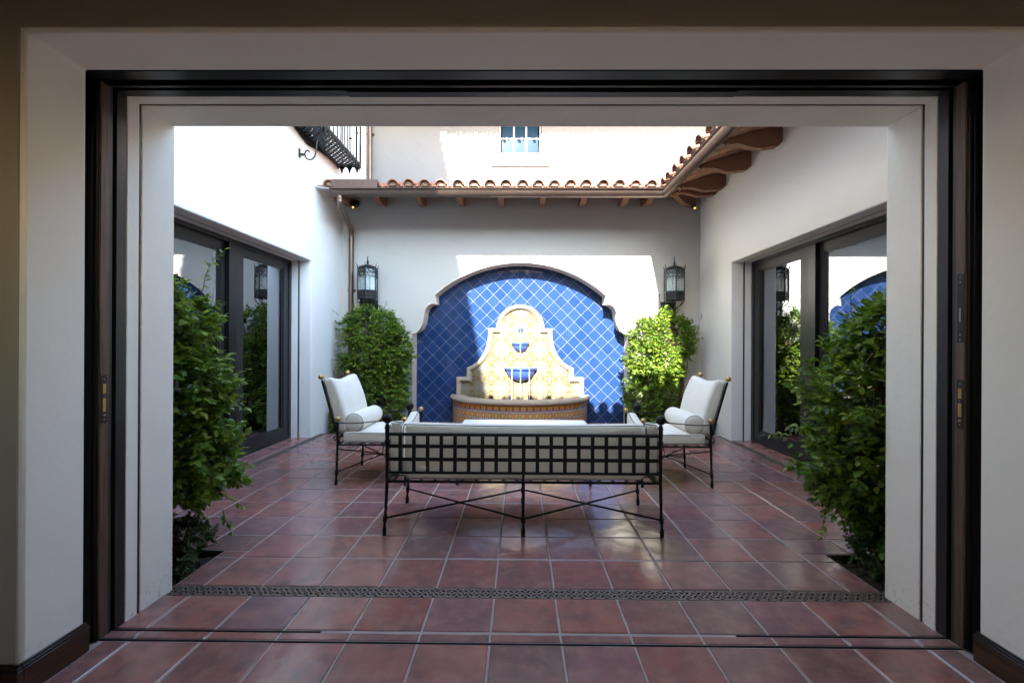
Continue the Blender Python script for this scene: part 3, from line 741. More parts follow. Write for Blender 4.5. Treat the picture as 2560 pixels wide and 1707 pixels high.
def glazed_door(s_, label):
    X = s_*3.215; t = thing('sliding_glass_door', label, 'glass door', (X, 4.5, 0))
    def bx(mb, a, b, y0, y1, z0, z1): return mb.box(min(X+s_*a, X+s_*b), max(X+s_*a, X+s_*b), y0, y1, z0, z1)
    mb = MB(); bx(mb, 0, .085, 6.04, 6.098, 0, 2.478); bx(mb, 0, .085, 2.902, 2.96, 0, 2.478); bx(mb, 0.0, .085, 2.96, 6.04, 2.440, 2.478); bx(mb, 0, .085, 2.96, 6.04, -.01, .03)
    mb.build('outer_frame', 'bronze_dark', t)
    mb = MB(); bx(mb, -.004, 0, 2.96, 6.04, 2.465, 2.478); mb.build('head_shadow_line', 'black', t)  # black strip standing in for the shadow along the frame head
    def panel(off, y0, y1, near):
        p = MB(); st = .115; zb, zt_ = .155, 2.35
        bx(p, off, off+.045, y0, y0+st, .03, 2.438); bx(p, off, off+.045, y1-st, y1, .03, 2.438)
        bx(p, off, off+.045, y0+st, y1-st, zt_, 2.438); bx(p, off, off+.045, y0+st, y1-st, .03, zb)
        pn = p.build('door_panel', 'bronze_dark', t)
        b = MB(); e = .014
        for k in (0, 1):
            i0 = st+e*k*1.3; o0 = off+.006+.007*k
            bx(b, o0, off+.042, y0+i0, y0+i0+e, zb, zt_); bx(b, o0, off+.042, y1-i0-e, y1-i0, zb, zt_)
            bx(b, o0, off+.042, y0+i0+e, y1-i0-e, zt_-e*(k+1), zt_-e*k); bx(b, o0, off+.042, y0+i0+e, y1-i0-e, zb+e*k, zb+e*(k+1))
        b.build('glazing_bead', 'bronze_dark', pn)
        g = MB(); bx(g, off+.022, off+.028, y0+st+.02, y1-st-.02, zb+.02, zt_-.02); g.build('pane', 'glass', pn)
    panel(.012, 4.925, 6.038, 0); panel(.068-.008, 3.70, 4.80+.05, 1); panel(.110, 2.96, 3.80, 1)
    mb = MB(); bx(mb, .010, .10, 4.80, 4.922, .03, 2.438); mb.build('meeting_stile', 'black', t)
    # handle of the parked leaf
    return t
glazed_door(-1, 'dark framed sliding glass door set in the left stucco wall, reflecting the lantern')
glazed_door(1, 'dark framed sliding glass door in the right wall, reflecting the sunlit fountain wall')
# rooms behind the glass
for s_, lab in ((-1, 'l'), (1, 'r')):
    x0, x1 = s_*3.31, s_*7.3; a, b = min(x0, x1), max(x0, x1)
    mb = MB(); mb.box(a, b, 2.4, 2.5, 0, 2.8).box(a, b, 7.0, 7.1, 0, 2.8).box(min(x1, x1+s_*.1), max(x1, x1+s_*.1), 2.4, 7.1, 0, 2.8).box(a, b, 2.4, 7.1, 2.8, 2.9)
    struct(mb.build('side_room_walls', 'room_wall')); q = MB(); quad(q, a, b, 2.4, 7.1, .0); struct(q.build('side_room_floor', 'wood_edge'))
def curtain(s_, y0, y1, label):
    mb = MB(); n = 60; v = []
    for i in range(n+1):
        y = y0+(y1-y0)*i/n; x = s_*(3.42+.022*sin(i*1.25)+.008*sin(i*.7))
        v += [(x, y, .03), (x, y, 2.42)]
    mb.add(v, [(2*i, 2*i+2, 2*i+3, 2*i+1) for i in range(n)], True)
    o = mb.build('curtain', 'curtain'); md = o.modifiers.new('thick', 'SOLIDIFY'); md.thickness = .003; tag(o, label, 'curtain')
curtain(-1, 5.28, 6.0, 'pale pleated curtain hanging behind the left glass door')
curtain(1, 5.28, 6.0, 'pale pleated curtain hanging behind the right glass door')
lp = thing('wall_lamp', 'warm glowing lampshade seen through the left glass door', 'lamp', (-5.9, 6.85, 2.1))
MB().box(-6.12, -5.72, 6.78, 6.90, 1.98, 2.12).build('lamp_shade', 'glow', lp)
MB().box(-6.0, -5.84, 6.90, 6.999, 2.0, 2.1).build('back_plate', 'iron', lp)

# ------------------------------------------------------------------ fountain wall with arched niche
YF, YB = 7.15, 7.46
R_arc = []   # right half outline of the niche, bottom to top
half = [(1.772, -.1), (1.772, 1.50), (1.715, 1.525), (1.645, 1.575), (1.60, 1.66), (1.578, 1.76), (1.57, 1.85), (1.548, 1.915), (1.50, 1.965), (1.44, 1.990), (1.388, 1.995), (1.398, 2.13)]
arc = []
cz_ = .0  # circular arc through (1.398,2.13) and (0,2.662)
dx, dz = 1.398, 2.662-2.13; Rr = (dx*dx+dz*dz)/(2*dz); c0 = 2.662-Rr; a_end = math.asin(dx/Rr)
for i in range(1, 15): a = a_end*(1-i/15); arc.append((Rr*sin(a), c0+Rr*cos(a)))
right = half+arc; outline = right+[(0, 2.662)]+[(-x, z) for x, z in right[::-1]]
fw = thing('fountain_wall', 'white stucco end wall with the scalloped blue tiled niche', 'wall', (0, YF, 0))
def holed_wall(outer, hole, y0, y1):
    mb = MB(); n, m_ = len(outer), len(hole)
    allp = [Vector((x, z, 0)) for x, z in outer]+[Vector((x, z, 0)) for x, z in hole]
    tri = tessellate_polygon([allp[:n], allp[n:]])
    for y in (y0, y1): mb.v += [(p.x, y, p.y) for p in allp]
    N_ = n+m_
    for t in tri: mb.f.append(tuple(t)); mb.f.append(tuple(i+N_ for i in t[::-1]))
    for i in range(n): j = (i+1) % n; mb.f.append((i, j, j+N_, i+N_))
    for i in range(m_): j = (i+1) % m_; mb.f.append((n+i, n+j, n+j+N_, n+i+N_))
    mb.sm = [False]*len(mb.f); return mb
ow = holed_wall([(-2.934, -.1), (2.934, -.1), (2.934, 3.86), (-2.934, 3.86)], outline[::-1], YF, YB).build('stucco_face', 'plaster_shaded', fw)
bm = bmesh.new(); bm.from_mesh(ow.data)
es = []
for e in bm.edges:
    a, b = e.verts
    if abs(a.co.y-b.co.y) < 1e-5 and a.co.y < .01 and len(e.link_faces) == 2:
        ang = e.calc_face_angle(0)
        if ang > 1.2 and abs(a.co.x) < 1.8 and abs(b.co.x) < 1.8: es.append(e)
bmesh.ops.bevel(bm, geom=es, offset=.022, segments=4, profile=.5, affect='EDGES'); 
ow.data.materials.append(MAT['niche_bounce'])
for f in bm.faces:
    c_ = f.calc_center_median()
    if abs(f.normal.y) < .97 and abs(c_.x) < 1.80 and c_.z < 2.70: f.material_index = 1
bm.to_mesh(ow.data); bm.free()
MB().box(-2.0, 2.0, YB+.0016, YB+.2, -.1, 3.86).build('niche_backing', 'blue_grout', fw)
# diagonal blue tiles
P2 = .2305; q2 = P2/sqrt(2); s2 = 1/sqrt(2)
# grid nodes at x=k*P2, z=2.174+k*P2 -> joints along x+z = 2.174 + n*P2 and x-z = -2.174+n*P2
offa = [s2*(2.174+k*P2) for k in range(-20, 12)]; offb = [s2*(-2.174+k*P2) for k in range(-14, 26)]
grow = [(x*1.0+(.012 if x > 0 else -.012 if x < 0 else 0), z+.012) for x, z in outline]
cells = poly_cells(grow, [(s2, s2, offa, .0017), (s2, -s2, offb, .0017)])
fout = [(1.0, 0), (1.0, .74), (.85, .74), (.85, .9), (.55, 1.25), (.50, 1.55), (.36, 1.6), (.25, 1.85), (0, 1.93)]
def hidden(cs):
    xs = [p[0] for f in cs for p in f]; zs = [p[1] for f in cs for p in f]
    X = max(abs(min(xs)), abs(max(xs))); Z = max(zs)
    for (x, z) in fout: pass
    return (X < .98 and Z < .72) or (X < .82 and Z < .88) or (X < .50 and Z < 1.28) or (X < .36 and Z < 1.60) or (X < 1.08 and Z < .38 and Z > -1)
nb = 0; rest = MB(); order = sorted(cells.values(), key=lambda cs: -sum(1 for f in cs for p in f if p[1] > .25))
for cs in sorted(cells.values(), key=lambda cs: hidden(cs)):
    ar = 0
    for f in cs:
        for i in range(1, len(f)-1): ar += abs((f[i][0]-f[0][0])*(f[i+1][1]-f[0][1])-(f[i+1][0]-f[0][0])*(f[i][1]-f[0][1]))/2
    dy = random.uniform(-.0006, .0006); tx, tz = random.uniform(-.004, .004), random.uniform(-.004, .004)
    cxm = sum(p[0] for f in cs for p in f)/sum(len(f) for f in cs); czm = sum(p[1] for f in cs for p in f)/sum(len(f) for f in cs)
    mb = cell_mesh(cs, lambda u, v, d: (u, d+(dy+tx*(u-cxm)+tz*(v-czm) if d < YB+.006 else 0), v), YB+.013, YB, .0016)
    if nb < 298 and not hidden(cs) and ar > .003: mb.build('blue_tile', 'blue', fw); nb += 1
    else: rest.add(mb.v, mb.f)
stuff(rest.build('cut_tiles', 'blue', fw))
# ------------------------------------------------------------------ fountain
ft = thing('wall_fountain', 'tiled wall fountain with cast stone frame, two blue bowls and curved ochre basin', 'fountain', (0, 7.1, 0))
YP = 7.30
fr_r = [(1.064, .40), (1.064, .775), (.893, .775), (.893, .935), (.80, .975), (.72, 1.035), (.655, 1.11), (.60, 1.20), (.565, 1.30), (.545, 1.40), (.535, 1.50), (.535, 1.592), (.403, 1.592)]
fr_r += [(.403*cos(a), 1.592+.398*sin(a)) for a in [pi/2*i/11 for i in range(1, 11)]]
fo = fr_r+[(0, 1.990)]+[(-x, z) for x, z in fr_r[::-1]]
def offset_open(pts, d):
    out = []
    for i, p in enumerate(pts):
        a = Vector(pts[max(i-1, 0)]); b = Vector(pts[i]); c = Vector(pts[min(i+1, len(pts)-1)])
        t1 = (b-a) if i > 0 else (c-b); t2 = (c-b) if i < len(pts)-1 else (b-a)
        t1.normalize(); t2.normalize()
        n1 = Vector((-t1.y, t1.x)); n2 = Vector((-t2.y, t2.x)); n = (n1+n2)
        n = n/max(.35, n.length_squared/2) if n.length > 1e-6 else n1
        out.append((b.x+n.x*d, b.y+n.y*d))
    return out
# moulding profile: (inward offset, y)
prof = [(0, YB-.002), (0, YP-.03), (.006, YP-.046), (.020, YP-.055), (.048, YP-.055), (.060, YP-.048), (.066, YP-.036), (.072, YP-.024), (.080, YP-.016), (.082, YP+.012)]
lo = [offset_open(fo, d) for d, _ in prof]
mb = MB(); n = len(fo)
for (d, y), l in zip(prof, lo): mb.v += [(p[0], y, p[1]) for p in l]
for i in range(len(prof)-1):
    for j in range(n-1): mb.f.append((i*n+j, i*n+j+1, (i+1)*n+j+1, (i+1)*n+j))
mb.sm = [False]*len(mb.f)
cap = mb.build('stone_moulding', 'trim', ft)
inner = offset_open(fo, .074)
mb = MB(); m_ = len(inner); poly = [(inner[0][0], .2)]+inner+[(inner[-1][0], .2)]
tri = tessellate_polygon([[Vector((x, z, 0)) for x, z in poly]]); mb.add([(x, YP+.0035, z) for x, z in poly], tri); mb.build('grout_bed', 'cream_grout', ft)
ph = .1625
cells = poly_cells(poly, [(1, 0, [.007+ph*(k+.5) for k in range(-9, 9)], .0010), (0, 1, [.592+ph*(k+.5) for k in range(-4, 10)], .0010)])
for cs in cells.values():
    dy = random.uniform(-.0005, .0005); tx = random.uniform(-.004, .004)
    cell_mesh(cs, lambda u, v, d: (u, d+(dy+tx*(v-.9)*.1 if d < YP+.003 else 0), v), YP+.005, YP, .0012).build('painted_tile', 'painted', ft)
# curved basin
def ell(a, b, t): return (a*cos(t), 7.40-b*sin(t))
def ell_ring(prof, n=72):
    mb = MB(); m = len(prof)
    for i in range(n+1):
        t = pi*i/n
        for (d, z) in prof: x, y = ell(1.13+d, .90+d, t); mb.v.append((x, y, z))
    for i in range(n):
        for q in range(m-1): mb.f.append((i*m+q, i*m+q+1, (i+1)*m+q+1, (i+1)*m+q)); 
    mb.sm = [True]*len(mb.f); return mb
ell_ring([(-.012, -.1), (-.012, .41), (-.20, .41), (-.20, .2)]).build('basin_wall', 'cream_grout', ft)
pr = [(-.195, .40), (-.215, .415), (-.222, .44), (-.215, .465), (-.195, .476), (-.17, .479), (-.02, .481)]+[(.012+.036*cos(a), .443+.038*sin(a)) for a in [pi/2-pi*i/9 for i in range(10)]]+[(-.01, .404)]
rim = ell_ring(pr, 96)
# joints between the cast stones
rim.build('stone_rim', 'trim', ft)
j = MB()
for t in [pi*k/7 for k in range(1, 7)]:
    for (d0, z0), (d1, z1) in zip(pr[:-1], pr[1:]):
        q = []
        for (d, z, e) in ((d0, z0, -.0016), (d0, z0, .0016), (d1, z1, .0016), (d1, z1, -.0016)):
            x, y = ell(1.13+d, .90+d, t+e); k_ = .0007; q.append((x*(1+k_*(1 if d > -.1 else 0)), y, z+.0008))
        j.add(q, [(0, 1, 2, 3)])
j.build('rim_joint', 'grout', ft)
w = MB(); k = 40; w.add([(ell(.95, .72, pi*i/k)[0], ell(.95, .72, pi*i/k)[1], .425) for i in range(k+1)], [tuple(range(k+1))]); w.build('water', 'water', ft)
# tiles round the basin: arc-length spacing
L = [0]; n_s = 800; pts = [ell(1.13, .90, pi*i/n_s) for i in range(n_s+1)]
for i in range(n_s): L.append(L[-1]+hypot(pts[i+1][0]-pts[i][0], pts[i+1][1]-pts[i][1]))
def at_len(s_):
    import bisect
    i = min(n_s-1, max(0, bisect.bisect(L, s_)-1)); f = (s_-L[i])/(L[i+1]-L[i]); a, b = pts[i], pts[i+1]
    return Vector((a[0]+(b[0]-a[0])*f, a[1]+(b[1]-a[1])*f))
cnt = round(L[-1]/.1045); tw = L[-1]/cnt
def curved_tile(s0, s1, z0, z1, mat, name):
    mb = MB(); g_ = .0010; a, b = s0+g_, s1-g_; k = 3; sgn = []
    for i in range(k+1):
        s_ = a+(b-a)*i/k; p = at_len(s_); t = (at_len(min(L[-1], s_+.002))-at_len(max(0, s_-.002))).normalized(); nrm = Vector((t.y, -t.x))
        if nrm.y > 0 and p.y < 7.39: nrm = -nrm
        if (p-Vector((0, 7.4))).dot(nrm) < 0: nrm = -nrm
        for (z, u_) in ((z0+g_, 0), (z1-g_, 1)):
            mb.uv[len(mb.v)] = (i/k, u_); mb.v.append((p.x+nrm.x*.001, p.y+nrm.y*.001, z))
        for z in (z0+g_, z1-g_):
            mb.uv[len(mb.v)] = (i/k, .5); mb.v.append((p.x-nrm.x*.011, p.y-nrm.y*.011, z))
    for i in range(k):
        o, q = i*4, (i+1)*4; mb.f += [(o, q, q+1, o+1), (o+1, q+1, q+3, o+3), (o, o+2, q+2, q)]
    mb.f += [(0, 1, 3, 2), (k*4, k*4+2, k*4+3, k*4+1)]; mb.sm = [False]*len(mb.f); return mb.build(name, mat, ft)
for i in range(cnt):
    for z0, z1, mt, nm in ((.304, .400, 'zigzag', 'border_tile'), (.200, .304, 'ochre', 'basin_tile'), (.096, .200, 'ochre', 'basin_tile'), (.0, .096, 'ochre', 'basin_tile')):
        curved_tile(i*tw, (i+1)*tw, z0, z1, mt, nm)
# bowls: half lathe bodies with a thick lip and fluted underside
def bowl(x, z, rx, ry, dz, ribs=0):
    mb = MB(); nA, nB = 36, 12
    for i in range(nA+1):
        t = pi*i/nA
        rows = [(.80, -.02), (.86, .004), (.93, .010), (1.0, .004), (1.02, -.010), (1.0, -.028), (.93, -.034)]+[(.90*cos(pi/2*q/nB), -.034-(dz-.034)*sin(pi/2*q/nB)) for q in range(nB+1)]
        for (r_, h) in rows:
            fl = 1-(.03*abs(sin(t*4)) if h < -.04 else 0)
            mb.v.append((x+rx*r_*fl*cos(t), YP-ry*r_*fl*sin(t), z+h))
    m = len(rows)
    for i in range(nA):
        for q in range(m-1): mb.f.append((i*m+q, i*m+q+1, (i+1)*m+q+1, (i+1)*m+q))
    mb.sm = [True]*len(mb.f); o = mb.build('bowl', 'blue_bowl', ft)
    w = MB().add([(x+rx*.85*cos(pi*i/20), YP-ry*.85*sin(pi*i/20), z-.006) for i in range(21)], [tuple(range(21))]).build('bowl_water', 'water', o)
bowl(.004, 1.350, .146, .125, .150); bowl(.008, .935, .275, .215, .225)
s = MB().sphere((.005, YP-.045, 1.572), .034, 16, 10); s.lathe([(.020, 0), (.040, -.004), (.042, -.016), (.026, -.03), (.018, -.05)], .005, YP, 1.572, 16, axis='y'); s.build('spout', 'blue_bowl', ft)
for x in (-.487, -.162, .165, .490):
    s = MB().sphere((x, YP-.012, .452), .034, 12, 7)
    for q in range(8): a = 2*pi*q/8; s.sphere((x+.024*cos(a), YP-.034, .452+.024*sin(a)), .009, 6, 4)
    s.build('rosette_jet', 'iron_grey', ft)
j = MB()
def jet(x, z0, z1, y, dy=.012):
    j.tube([(x+.0015*sin(i*1.9), y-dy*(i/12)**.5, z0+(z1-z0)*i/12) for i in range(13)], [.0036+.0016*random.random() for _ in range(13)], 6)
jet(.005, 1.555, 1.345, YP-.075); jet(.004, 1.352, .93, YP-.135); jet(.008, .938, .43, YP-.228)
jet(-.135, .938, .43, YP-.193); jet(.152, .938, .43, YP-.190)
j.build('water_jet', 'jet', ft)

# ------------------------------------------------------------------ low tiled roofs, eaves and gutters
SL = .30                                                        # pitch
def cover_mesh(r=.082, L_=.40, th=.013, open_=True):
    mb = MB(); n = 10; v = []
    for (rr, y, k) in ((r, 0, 1.0), (r*.84, L_, 1)):
        for i in range(n+1):
            a = pi*i/n; v.append((rr*cos(a), y, rr*sin(a)*.92))
    for (rr, y) in ((r-th, 0), (r*.84-th, L_)):
        for i in range(n+1):
            a = pi*i/n; v.append((rr*cos(a), y, rr*sin(a)*.92))
    k = n+1; f = []
    for i in range(n):
        f += [(i, i+1, k+i+1, k+i), (2*k+i, 3*k+i, 3*k+i+1, 2*k+i+1), (i, 2*k+i, 2*k+i+1, i+1), (k+i, k+i+1, 3*k+i+1, 3*k+i)]
    f += [(0, k, 3*k, 2*k), (n, 2*k+n, 3*k+n, k+n)]
    mb.add(v, f, False); mb.sm = [True]*len(mb.f); return mb
cov = cover_mesh().build('roof_tile', 'clay', mesh_only=True)
pan = cover_mesh(.085).build('pan_tile', 'clay', mesh_only=True)
birdm = MB(); k = 12; birdm.add([(.070*cos(pi*i/k), .03, .070*sin(pi*i/k)*.85) for i in range(k+1)]+[(.05*cos(pi*i/k), .012, .05*sin(pi*i/k)*.75) for i in range(k+1)], [(i, i+1, k+2+i, k+1+i) for i in range(k)]+[tuple(range(k+1, 2*k+2))], True)
bird = birdm.build('mortar_plug', 'mortar', mesh_only=True)
def tile_course(parent, x, y, z, direction, first=True, jitter=True):
    # direction: angle of 'up the slope' in plan
    pit = math.atan(SL); jit = lambda a: random.uniform(-a, a)
    rot = Matrix.Rotation(direction-pi/2, 4, 'Z') @ Matrix.Rotation(pit, 4, 'X')
    for c in range(3 if first else 2):
        if c == 0:      # doubled starter tile
            o = link('roof_tile', cov, parent); d = .012; h = .026
        else: o = link('roof_tile', cov, parent); d = -.012+(c-1)*.33; h = .012+.010*(c == 1)
        m_ = Matrix.Translation(Vector((x+jit(.005), y+jit(.006), z+jit(.004)))) @ rot @ Matrix.Translation((0, d, h-.008*(c == 0)*0)) @ Matrix.Rotation(jit(.03), 4, 'Z')
        m_.translation -= WL[parent.name]; 
        if c == 0: m_ = m_ @ Matrix.Scale(.93, 4, (0, 0, 1)) @ Matrix.Scale(.93, 4, (1, 0, 0))
        o.matrix_local = m_
    o = link('mortar_plug', bird, parent); m_ = Matrix.Translation(Vector((x, y, z))) @ rot @ Matrix.Translation((0, .02, .012)); m_.translation -= WL[parent.name]; o.matrix_local = m_
def pan_tile(parent, x, y, z, direction):
    pit = math.atan(SL); rot = Matrix.Rotation(direction-pi/2, 4, 'Z') @ Matrix.Rotation(pit, 4, 'X') @ Matrix.Rotation(pi, 4, 'Y')
    for c in range(2):
        o = link('pan_tile', pan, parent); m_ = Matrix.Translation(Vector((x, y, z))) @ rot @ Matrix.Translation((0, -.01+c*.33, -.062)); m_.translation -= WL[parent.name]; o.matrix_local = m_
YG, ZG = 6.12, 3.515
er = thing('tiled_eave', 'low terracotta tiled eave over the fountain wall with painted rafters', 'roof', (0, 6.6, 3.6))
# roof deck: boards underneath, clay field above
def deck(parent, quadpts, name, mat, th):
    mb = MB(); a = [Vector(p) for p in quadpts]; mb.add(a+[p+Vector((0, 0, th)) for p in a], [tuple(range(len(a)))[::-1], tuple(range(len(a), 2*len(a)))]+[(i, (i+1) % len(a), (i+1) % len(a)+len(a), i+len(a)) for i in range(len(a))]); return mb.build(name, mat, parent)
def zr(y): return 3.555+SL*(y-6.16)
XRG = 1.99
nb_ = 7
for i in range(nb_):
    y0 = 6.17+i*.14; y1 = y0+.137; xr0 = XRG+.05+(y0-6.17)*.93; xr1 = XRG+.05+(y1-6.17)*.93
    deck(er, [(-2.90, y0, zr(y0)), (xr0, y0, zr(y0)), (xr1, y1, zr(y1)), (-2.90, y1, zr(y1))], 'eave_board', 'board', .018)
deck(er, [(-2.70, 6.2, zr(6.2)+.02), (2.10, 6.2, zr(6.2)+.02), (4.15, 8.3, zr(8.3)+.02), (-2.70, 8.3, zr(8.3)+.02)], 'roof_field', 'clay', .02)
xs = [-1.80+.2265*k for k in range(0, 17)]
xs = [x+.0 for x in [-2.02+.0, -1.80, -1.575, -1.348, -1.124, -.885, -.663, -.431, -.209, .02, .241, .468, .697, .915, 1.146, 1.377, 1.606, 1.824]]
for x in xs[1:]: tile_course(er, x, 6.10, 3.528, pi/2)
for a, b in zip(xs[:-1], xs[1:]): pan_tile(er, (a+b)/2, 6.135, 3.53, pi/2)
tile_course(er, -2.70, 6.12, 3.535, pi/2, False)
MB().cbox(-2.655, -2.03, 6.098, 6.112, 3.500, 3.628, .004).cbox(-2.655, -2.03, 6.112, 6.50, 3.615, 3.628, .003).build('copper_flashing', 'copper_flash', er)
fl = MB(); fl.box(-2.668, -2.655, 6.10, 6.5, 3.52, 3.626).box(-2.03, -2.018, 6.10, 6.5, 3.5, 3.626).build('flashing_end', 'copper_flash', er)
# corbel rafter profile measured from the wall outwards (u) and height above 3.54 (w)
def rafter_profile(top_wall, top_tail):
    pr_ = [(0, 3.612), (.045, 3.562), (.06, 3.558), (.187, 3.542), (.193, 3.568)]
    for i in range(13):
        t = i/12; pr_.append((.20+.385*t, 3.5595+.0*t+.0155*-cos(t*pi)*1.0-.012*sin(t*pi*2)))
    pr_ += [(.60, 3.584), (.628, 3.584), (.632, 3.552)]
    for i in range(9):
        a = pi*i/8; pr_.append((.675-.038*cos(a), 3.552+.030*sin(a)))
    pr_ += [(.735, 3.552), (.748, 3.572), (.752, top_tail)]
    pr_ += [(0, top_wall)]
    return pr_
tw_, tt_ = 3.555+SL*(.94-.06)-.002, 3.555+SL*.13-.002
RP = rafter_profile(tw_-.0, tt_)
def rafter(parent, fn, w=.085):
    mb = MB(); n = len(RP)
    tri = tessellate_polygon([[Vector((u, z, 0)) for u, z in RP]])
    mb.v = [fn(u, z, 0) for u, z in RP]+[fn(u, z, w) for u, z in RP]
    mb.f = [tuple(t) for t in tri]+[tuple(i+n for i in t[::-1]) for t in tri]+[(i, (i+1) % n, (i+1) % n+n, i+n) for i in range(n)]
    mb.sm = [False]*len(mb.f); return mb.build('rafter_tail', 'rafter', parent)
for x in (-2.78, -2.235, -1.592, -.952, -.305, .345, .977, 1.625, 2.0): rafter(er, lambda u, z, w, x=x: (x-.045+w, 7.149-u*1.0, z))
gut = MB()
def gutter_profile(r=.062):
    a = [(-r-.008, .012), (-r-.010, .004), (-r-.002, -.002)]
    p = [(-r*cos(t), -r*sin(t)*1.5) for t in [pi*i/12 for i in range(13)]]
    return a+p+[(r, .02)]
gp = gutter_profile()
def sweep(prof, path_pts, xdir, close=False):
    mb = MB(); m = len(prof)
    for P_, X_ in zip(path_pts, xdir):
        for (a, h) in prof: mb.v.append((P_[0]+X_[0]*a, P_[1]+X_[1]*a, P_[2]+h))
    for i in range(len(path_pts)-1):
        for q in range(m-1): mb.f.append((i*m+q, i*m+q+1, (i+1)*m+q+1, (i+1)*m+q))
    mb.sm = [True]*len(mb.f); return mb
gt = thing('gutter', 'round bottomed copper gutter turning the corner under both tiled eaves', 'gutter', (0, YG, 3.5))
# far run: prof -a is outward (towards -y); corner mitre then along the right eave
cx_, cy_ = XRG+.062, YG+.062
pth = [(-2.70, cy_, 3.500), (cx_, cy_, 3.500), (cx_, 2.36, 3.500)]
xd = [(0, 1), (1, 1), (1, 0)]
go = sweep(gp, pth, xd).build('gutter_trough', 'copper', gt); md = go.modifiers.new('t', 'SOLIDIFY'); md.thickness = .003; md.offset = 1
MB().tube([(-2.70, cy_-.071, 3.512), (cx_-.071, cy_-.071, 3.512), (cx_-.071, 2.36, 3.512)], .0075, 8).build('rolled_lip', 'copper', gt)
e = MB(); e.add([(-2.70, cy_+a, 3.5+h) for a, h in gp[3:16]], [tuple(range(13))]); e.build('end_cap', 'copper', gt)
e = MB(); e.tube([(cx_+a*1.03, cy_+a*1.03, 3.5+h*1.03) for a, h in gp[3:16]], .006, 6); e.build('corner_seam', 'copper', gt)
rr_ = thing('tiled_eave', 'terracotta tiled eave with scrolled rafters above the right wall', 'roof', (2.5, 4.5, 3.6))
def zr2(x): return 3.555+SL*(x-2.03)
for i in range(7):
    x0 = 2.03+i*.13; x1 = x0+.127; ya = 6.14+(x0-2.03)*.93+.02; yb = 6.14+(x1-2.03)*.93+.02
    deck(rr_, [(x0, 1.2, zr2(x0)), (x1, 1.2, zr2(x1)), (x1, yb, zr2(x1)), (x0, ya, zr2(x0))], 'eave_board', 'board', .018)
deck(rr_, [(2.06, -1.5, zr2(2.06)+.02), (5.2, -1.5, zr2(5.2)+.02), (5.2, 8.29, zr2(5.2)+.02), (4.0, 8.29, zr2(4.0)+.02), (2.06, 6.30, zr2(2.06)+.02)], 'roof_field', 'clay', .02)
yy = [6.06, 5.86, 5.605, 5.35, 5.095, 4.84, 4.585, 4.33, 4.075, 3.82, 3.565, 3.31, 3.055, 2.8, 2.55]
for y in yy: tile_course(rr_, 1.985, y, 3.55, 0)
for a, b in zip(yy[:-1], yy[1:]): pan_tile(rr_, 2.02, (a+b)/2, 3.55, 0)
for y in (6.49, 6.262, 5.58, 4.916, 4.25, 3.58, 2.92): rafter(rr_, lambda u, z, w, y=y: (2.934-u, y+w, z))
s45 = 1/sqrt(2)
rafter(er, lambda u, z, w: (2.80-u*1.28*s45-(w-.04)*s45, 7.10-u*1.28*s45+(w-.04)*s45, z-.004))

def pipe(name, label, pts, r, joints, brackets=()):
    t = thing(name, label, 'downpipe', pts[0])
    MB().tube(pts, r, 12).build('pipe', 'copper', t)
    for p, d in joints: MB().tube([Vector(p)-Vector(d)*.012, Vector(p)+Vector(d)*.012], r+.004, 12).build('collar', 'copper', t)
    for (x, y, z) in brackets: MB().cbox(x-r-.02, x+r+.02, y+r*.2, y+r*.2+.06, z-.012, z+.012, .002).build('bracket', 'copper', t)
pipe('downpipe', 'copper downpipe bending from the gutter end into the left corner of the fountain wall',
     [(-2.575, 6.18, 3.42), (-2.575, 6.18, 3.33), (-2.578, 6.20, 3.29), (-2.745, 7.02, 3.21-.02), (-2.76, 7.07, 3.15), (-2.76, 7.08, 3.05), (-2.76, 7.08, .04)], .040,
     [((-2.575, 6.18, 3.345), (0, 0, 1)), ((-2.60, 6.30, 3.28), (-.2, .97, -.1)), ((-2.74, 7.0, 3.20), (-.2, .97, -.1)), ((-2.76, 7.08, 3.0), (0, 0, 1))], [(-2.76, 7.08, 2.2), (-2.76, 7.08, .8)])
pipe('downpipe', 'copper downpipe in the upper corner behind the iron balcony', [(-2.86, 8.22, 7.0), (-2.86, 8.22, 4.25)], .043, [((-2.86, 8.22, 4.62), (0, 0, 1)), ((-2.86, 8.22, 6), (0, 0, 1))], [(-2.86, 8.22, 5.3)])

# ------------------------------------------------------------------ upper storey wall and window
uf = thing('stucco_wall', 'sunlit white upper storey wall standing back above the tiled eave', 'wall', (0, 8.3, 3))
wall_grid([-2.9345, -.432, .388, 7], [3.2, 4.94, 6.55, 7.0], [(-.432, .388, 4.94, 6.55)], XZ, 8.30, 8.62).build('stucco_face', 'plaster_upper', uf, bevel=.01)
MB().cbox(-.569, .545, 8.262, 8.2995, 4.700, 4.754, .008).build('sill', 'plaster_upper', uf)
wd = thing('sash_window', 'white framed upper window with small panes painted sky-reflection blue', 'window', (-.02, 8.36, 4.95))
x0, x1, z0, z1 = -.428, .384, 4.944, 6.546
f_ = MB(); f_.box(x0, x0+.035, 8.36, 8.42, z0, z1).box(x1-.035, x1, 8.36, 8.42, z0, z1).box(x0+.035, x1-.035, 8.36, 8.42, z0, z0+.045).box(x0+.035, x1-.035, 8.36, 8.42, z1-.045, z1); f_.build('frame', 'white_paint', wd)
xi0, xi1 = x0+.05, x1-.05; pw = (xi1-xi0)/3; ph_ = .285
mb = MB()
for k in (1, 2): mb.box(xi0+pw*k-.016, xi0+pw*k+.016, 8.372, 8.402, z0+.045, 6.5)
for k in range(1, 5): mb.box(x0+.035, x1-.035, 8.374, 8.40, z0+.045+ph_*k-.012, z0+.045+ph_*k+.012)
mb.build('glazing_bar', 'white_paint', wd)
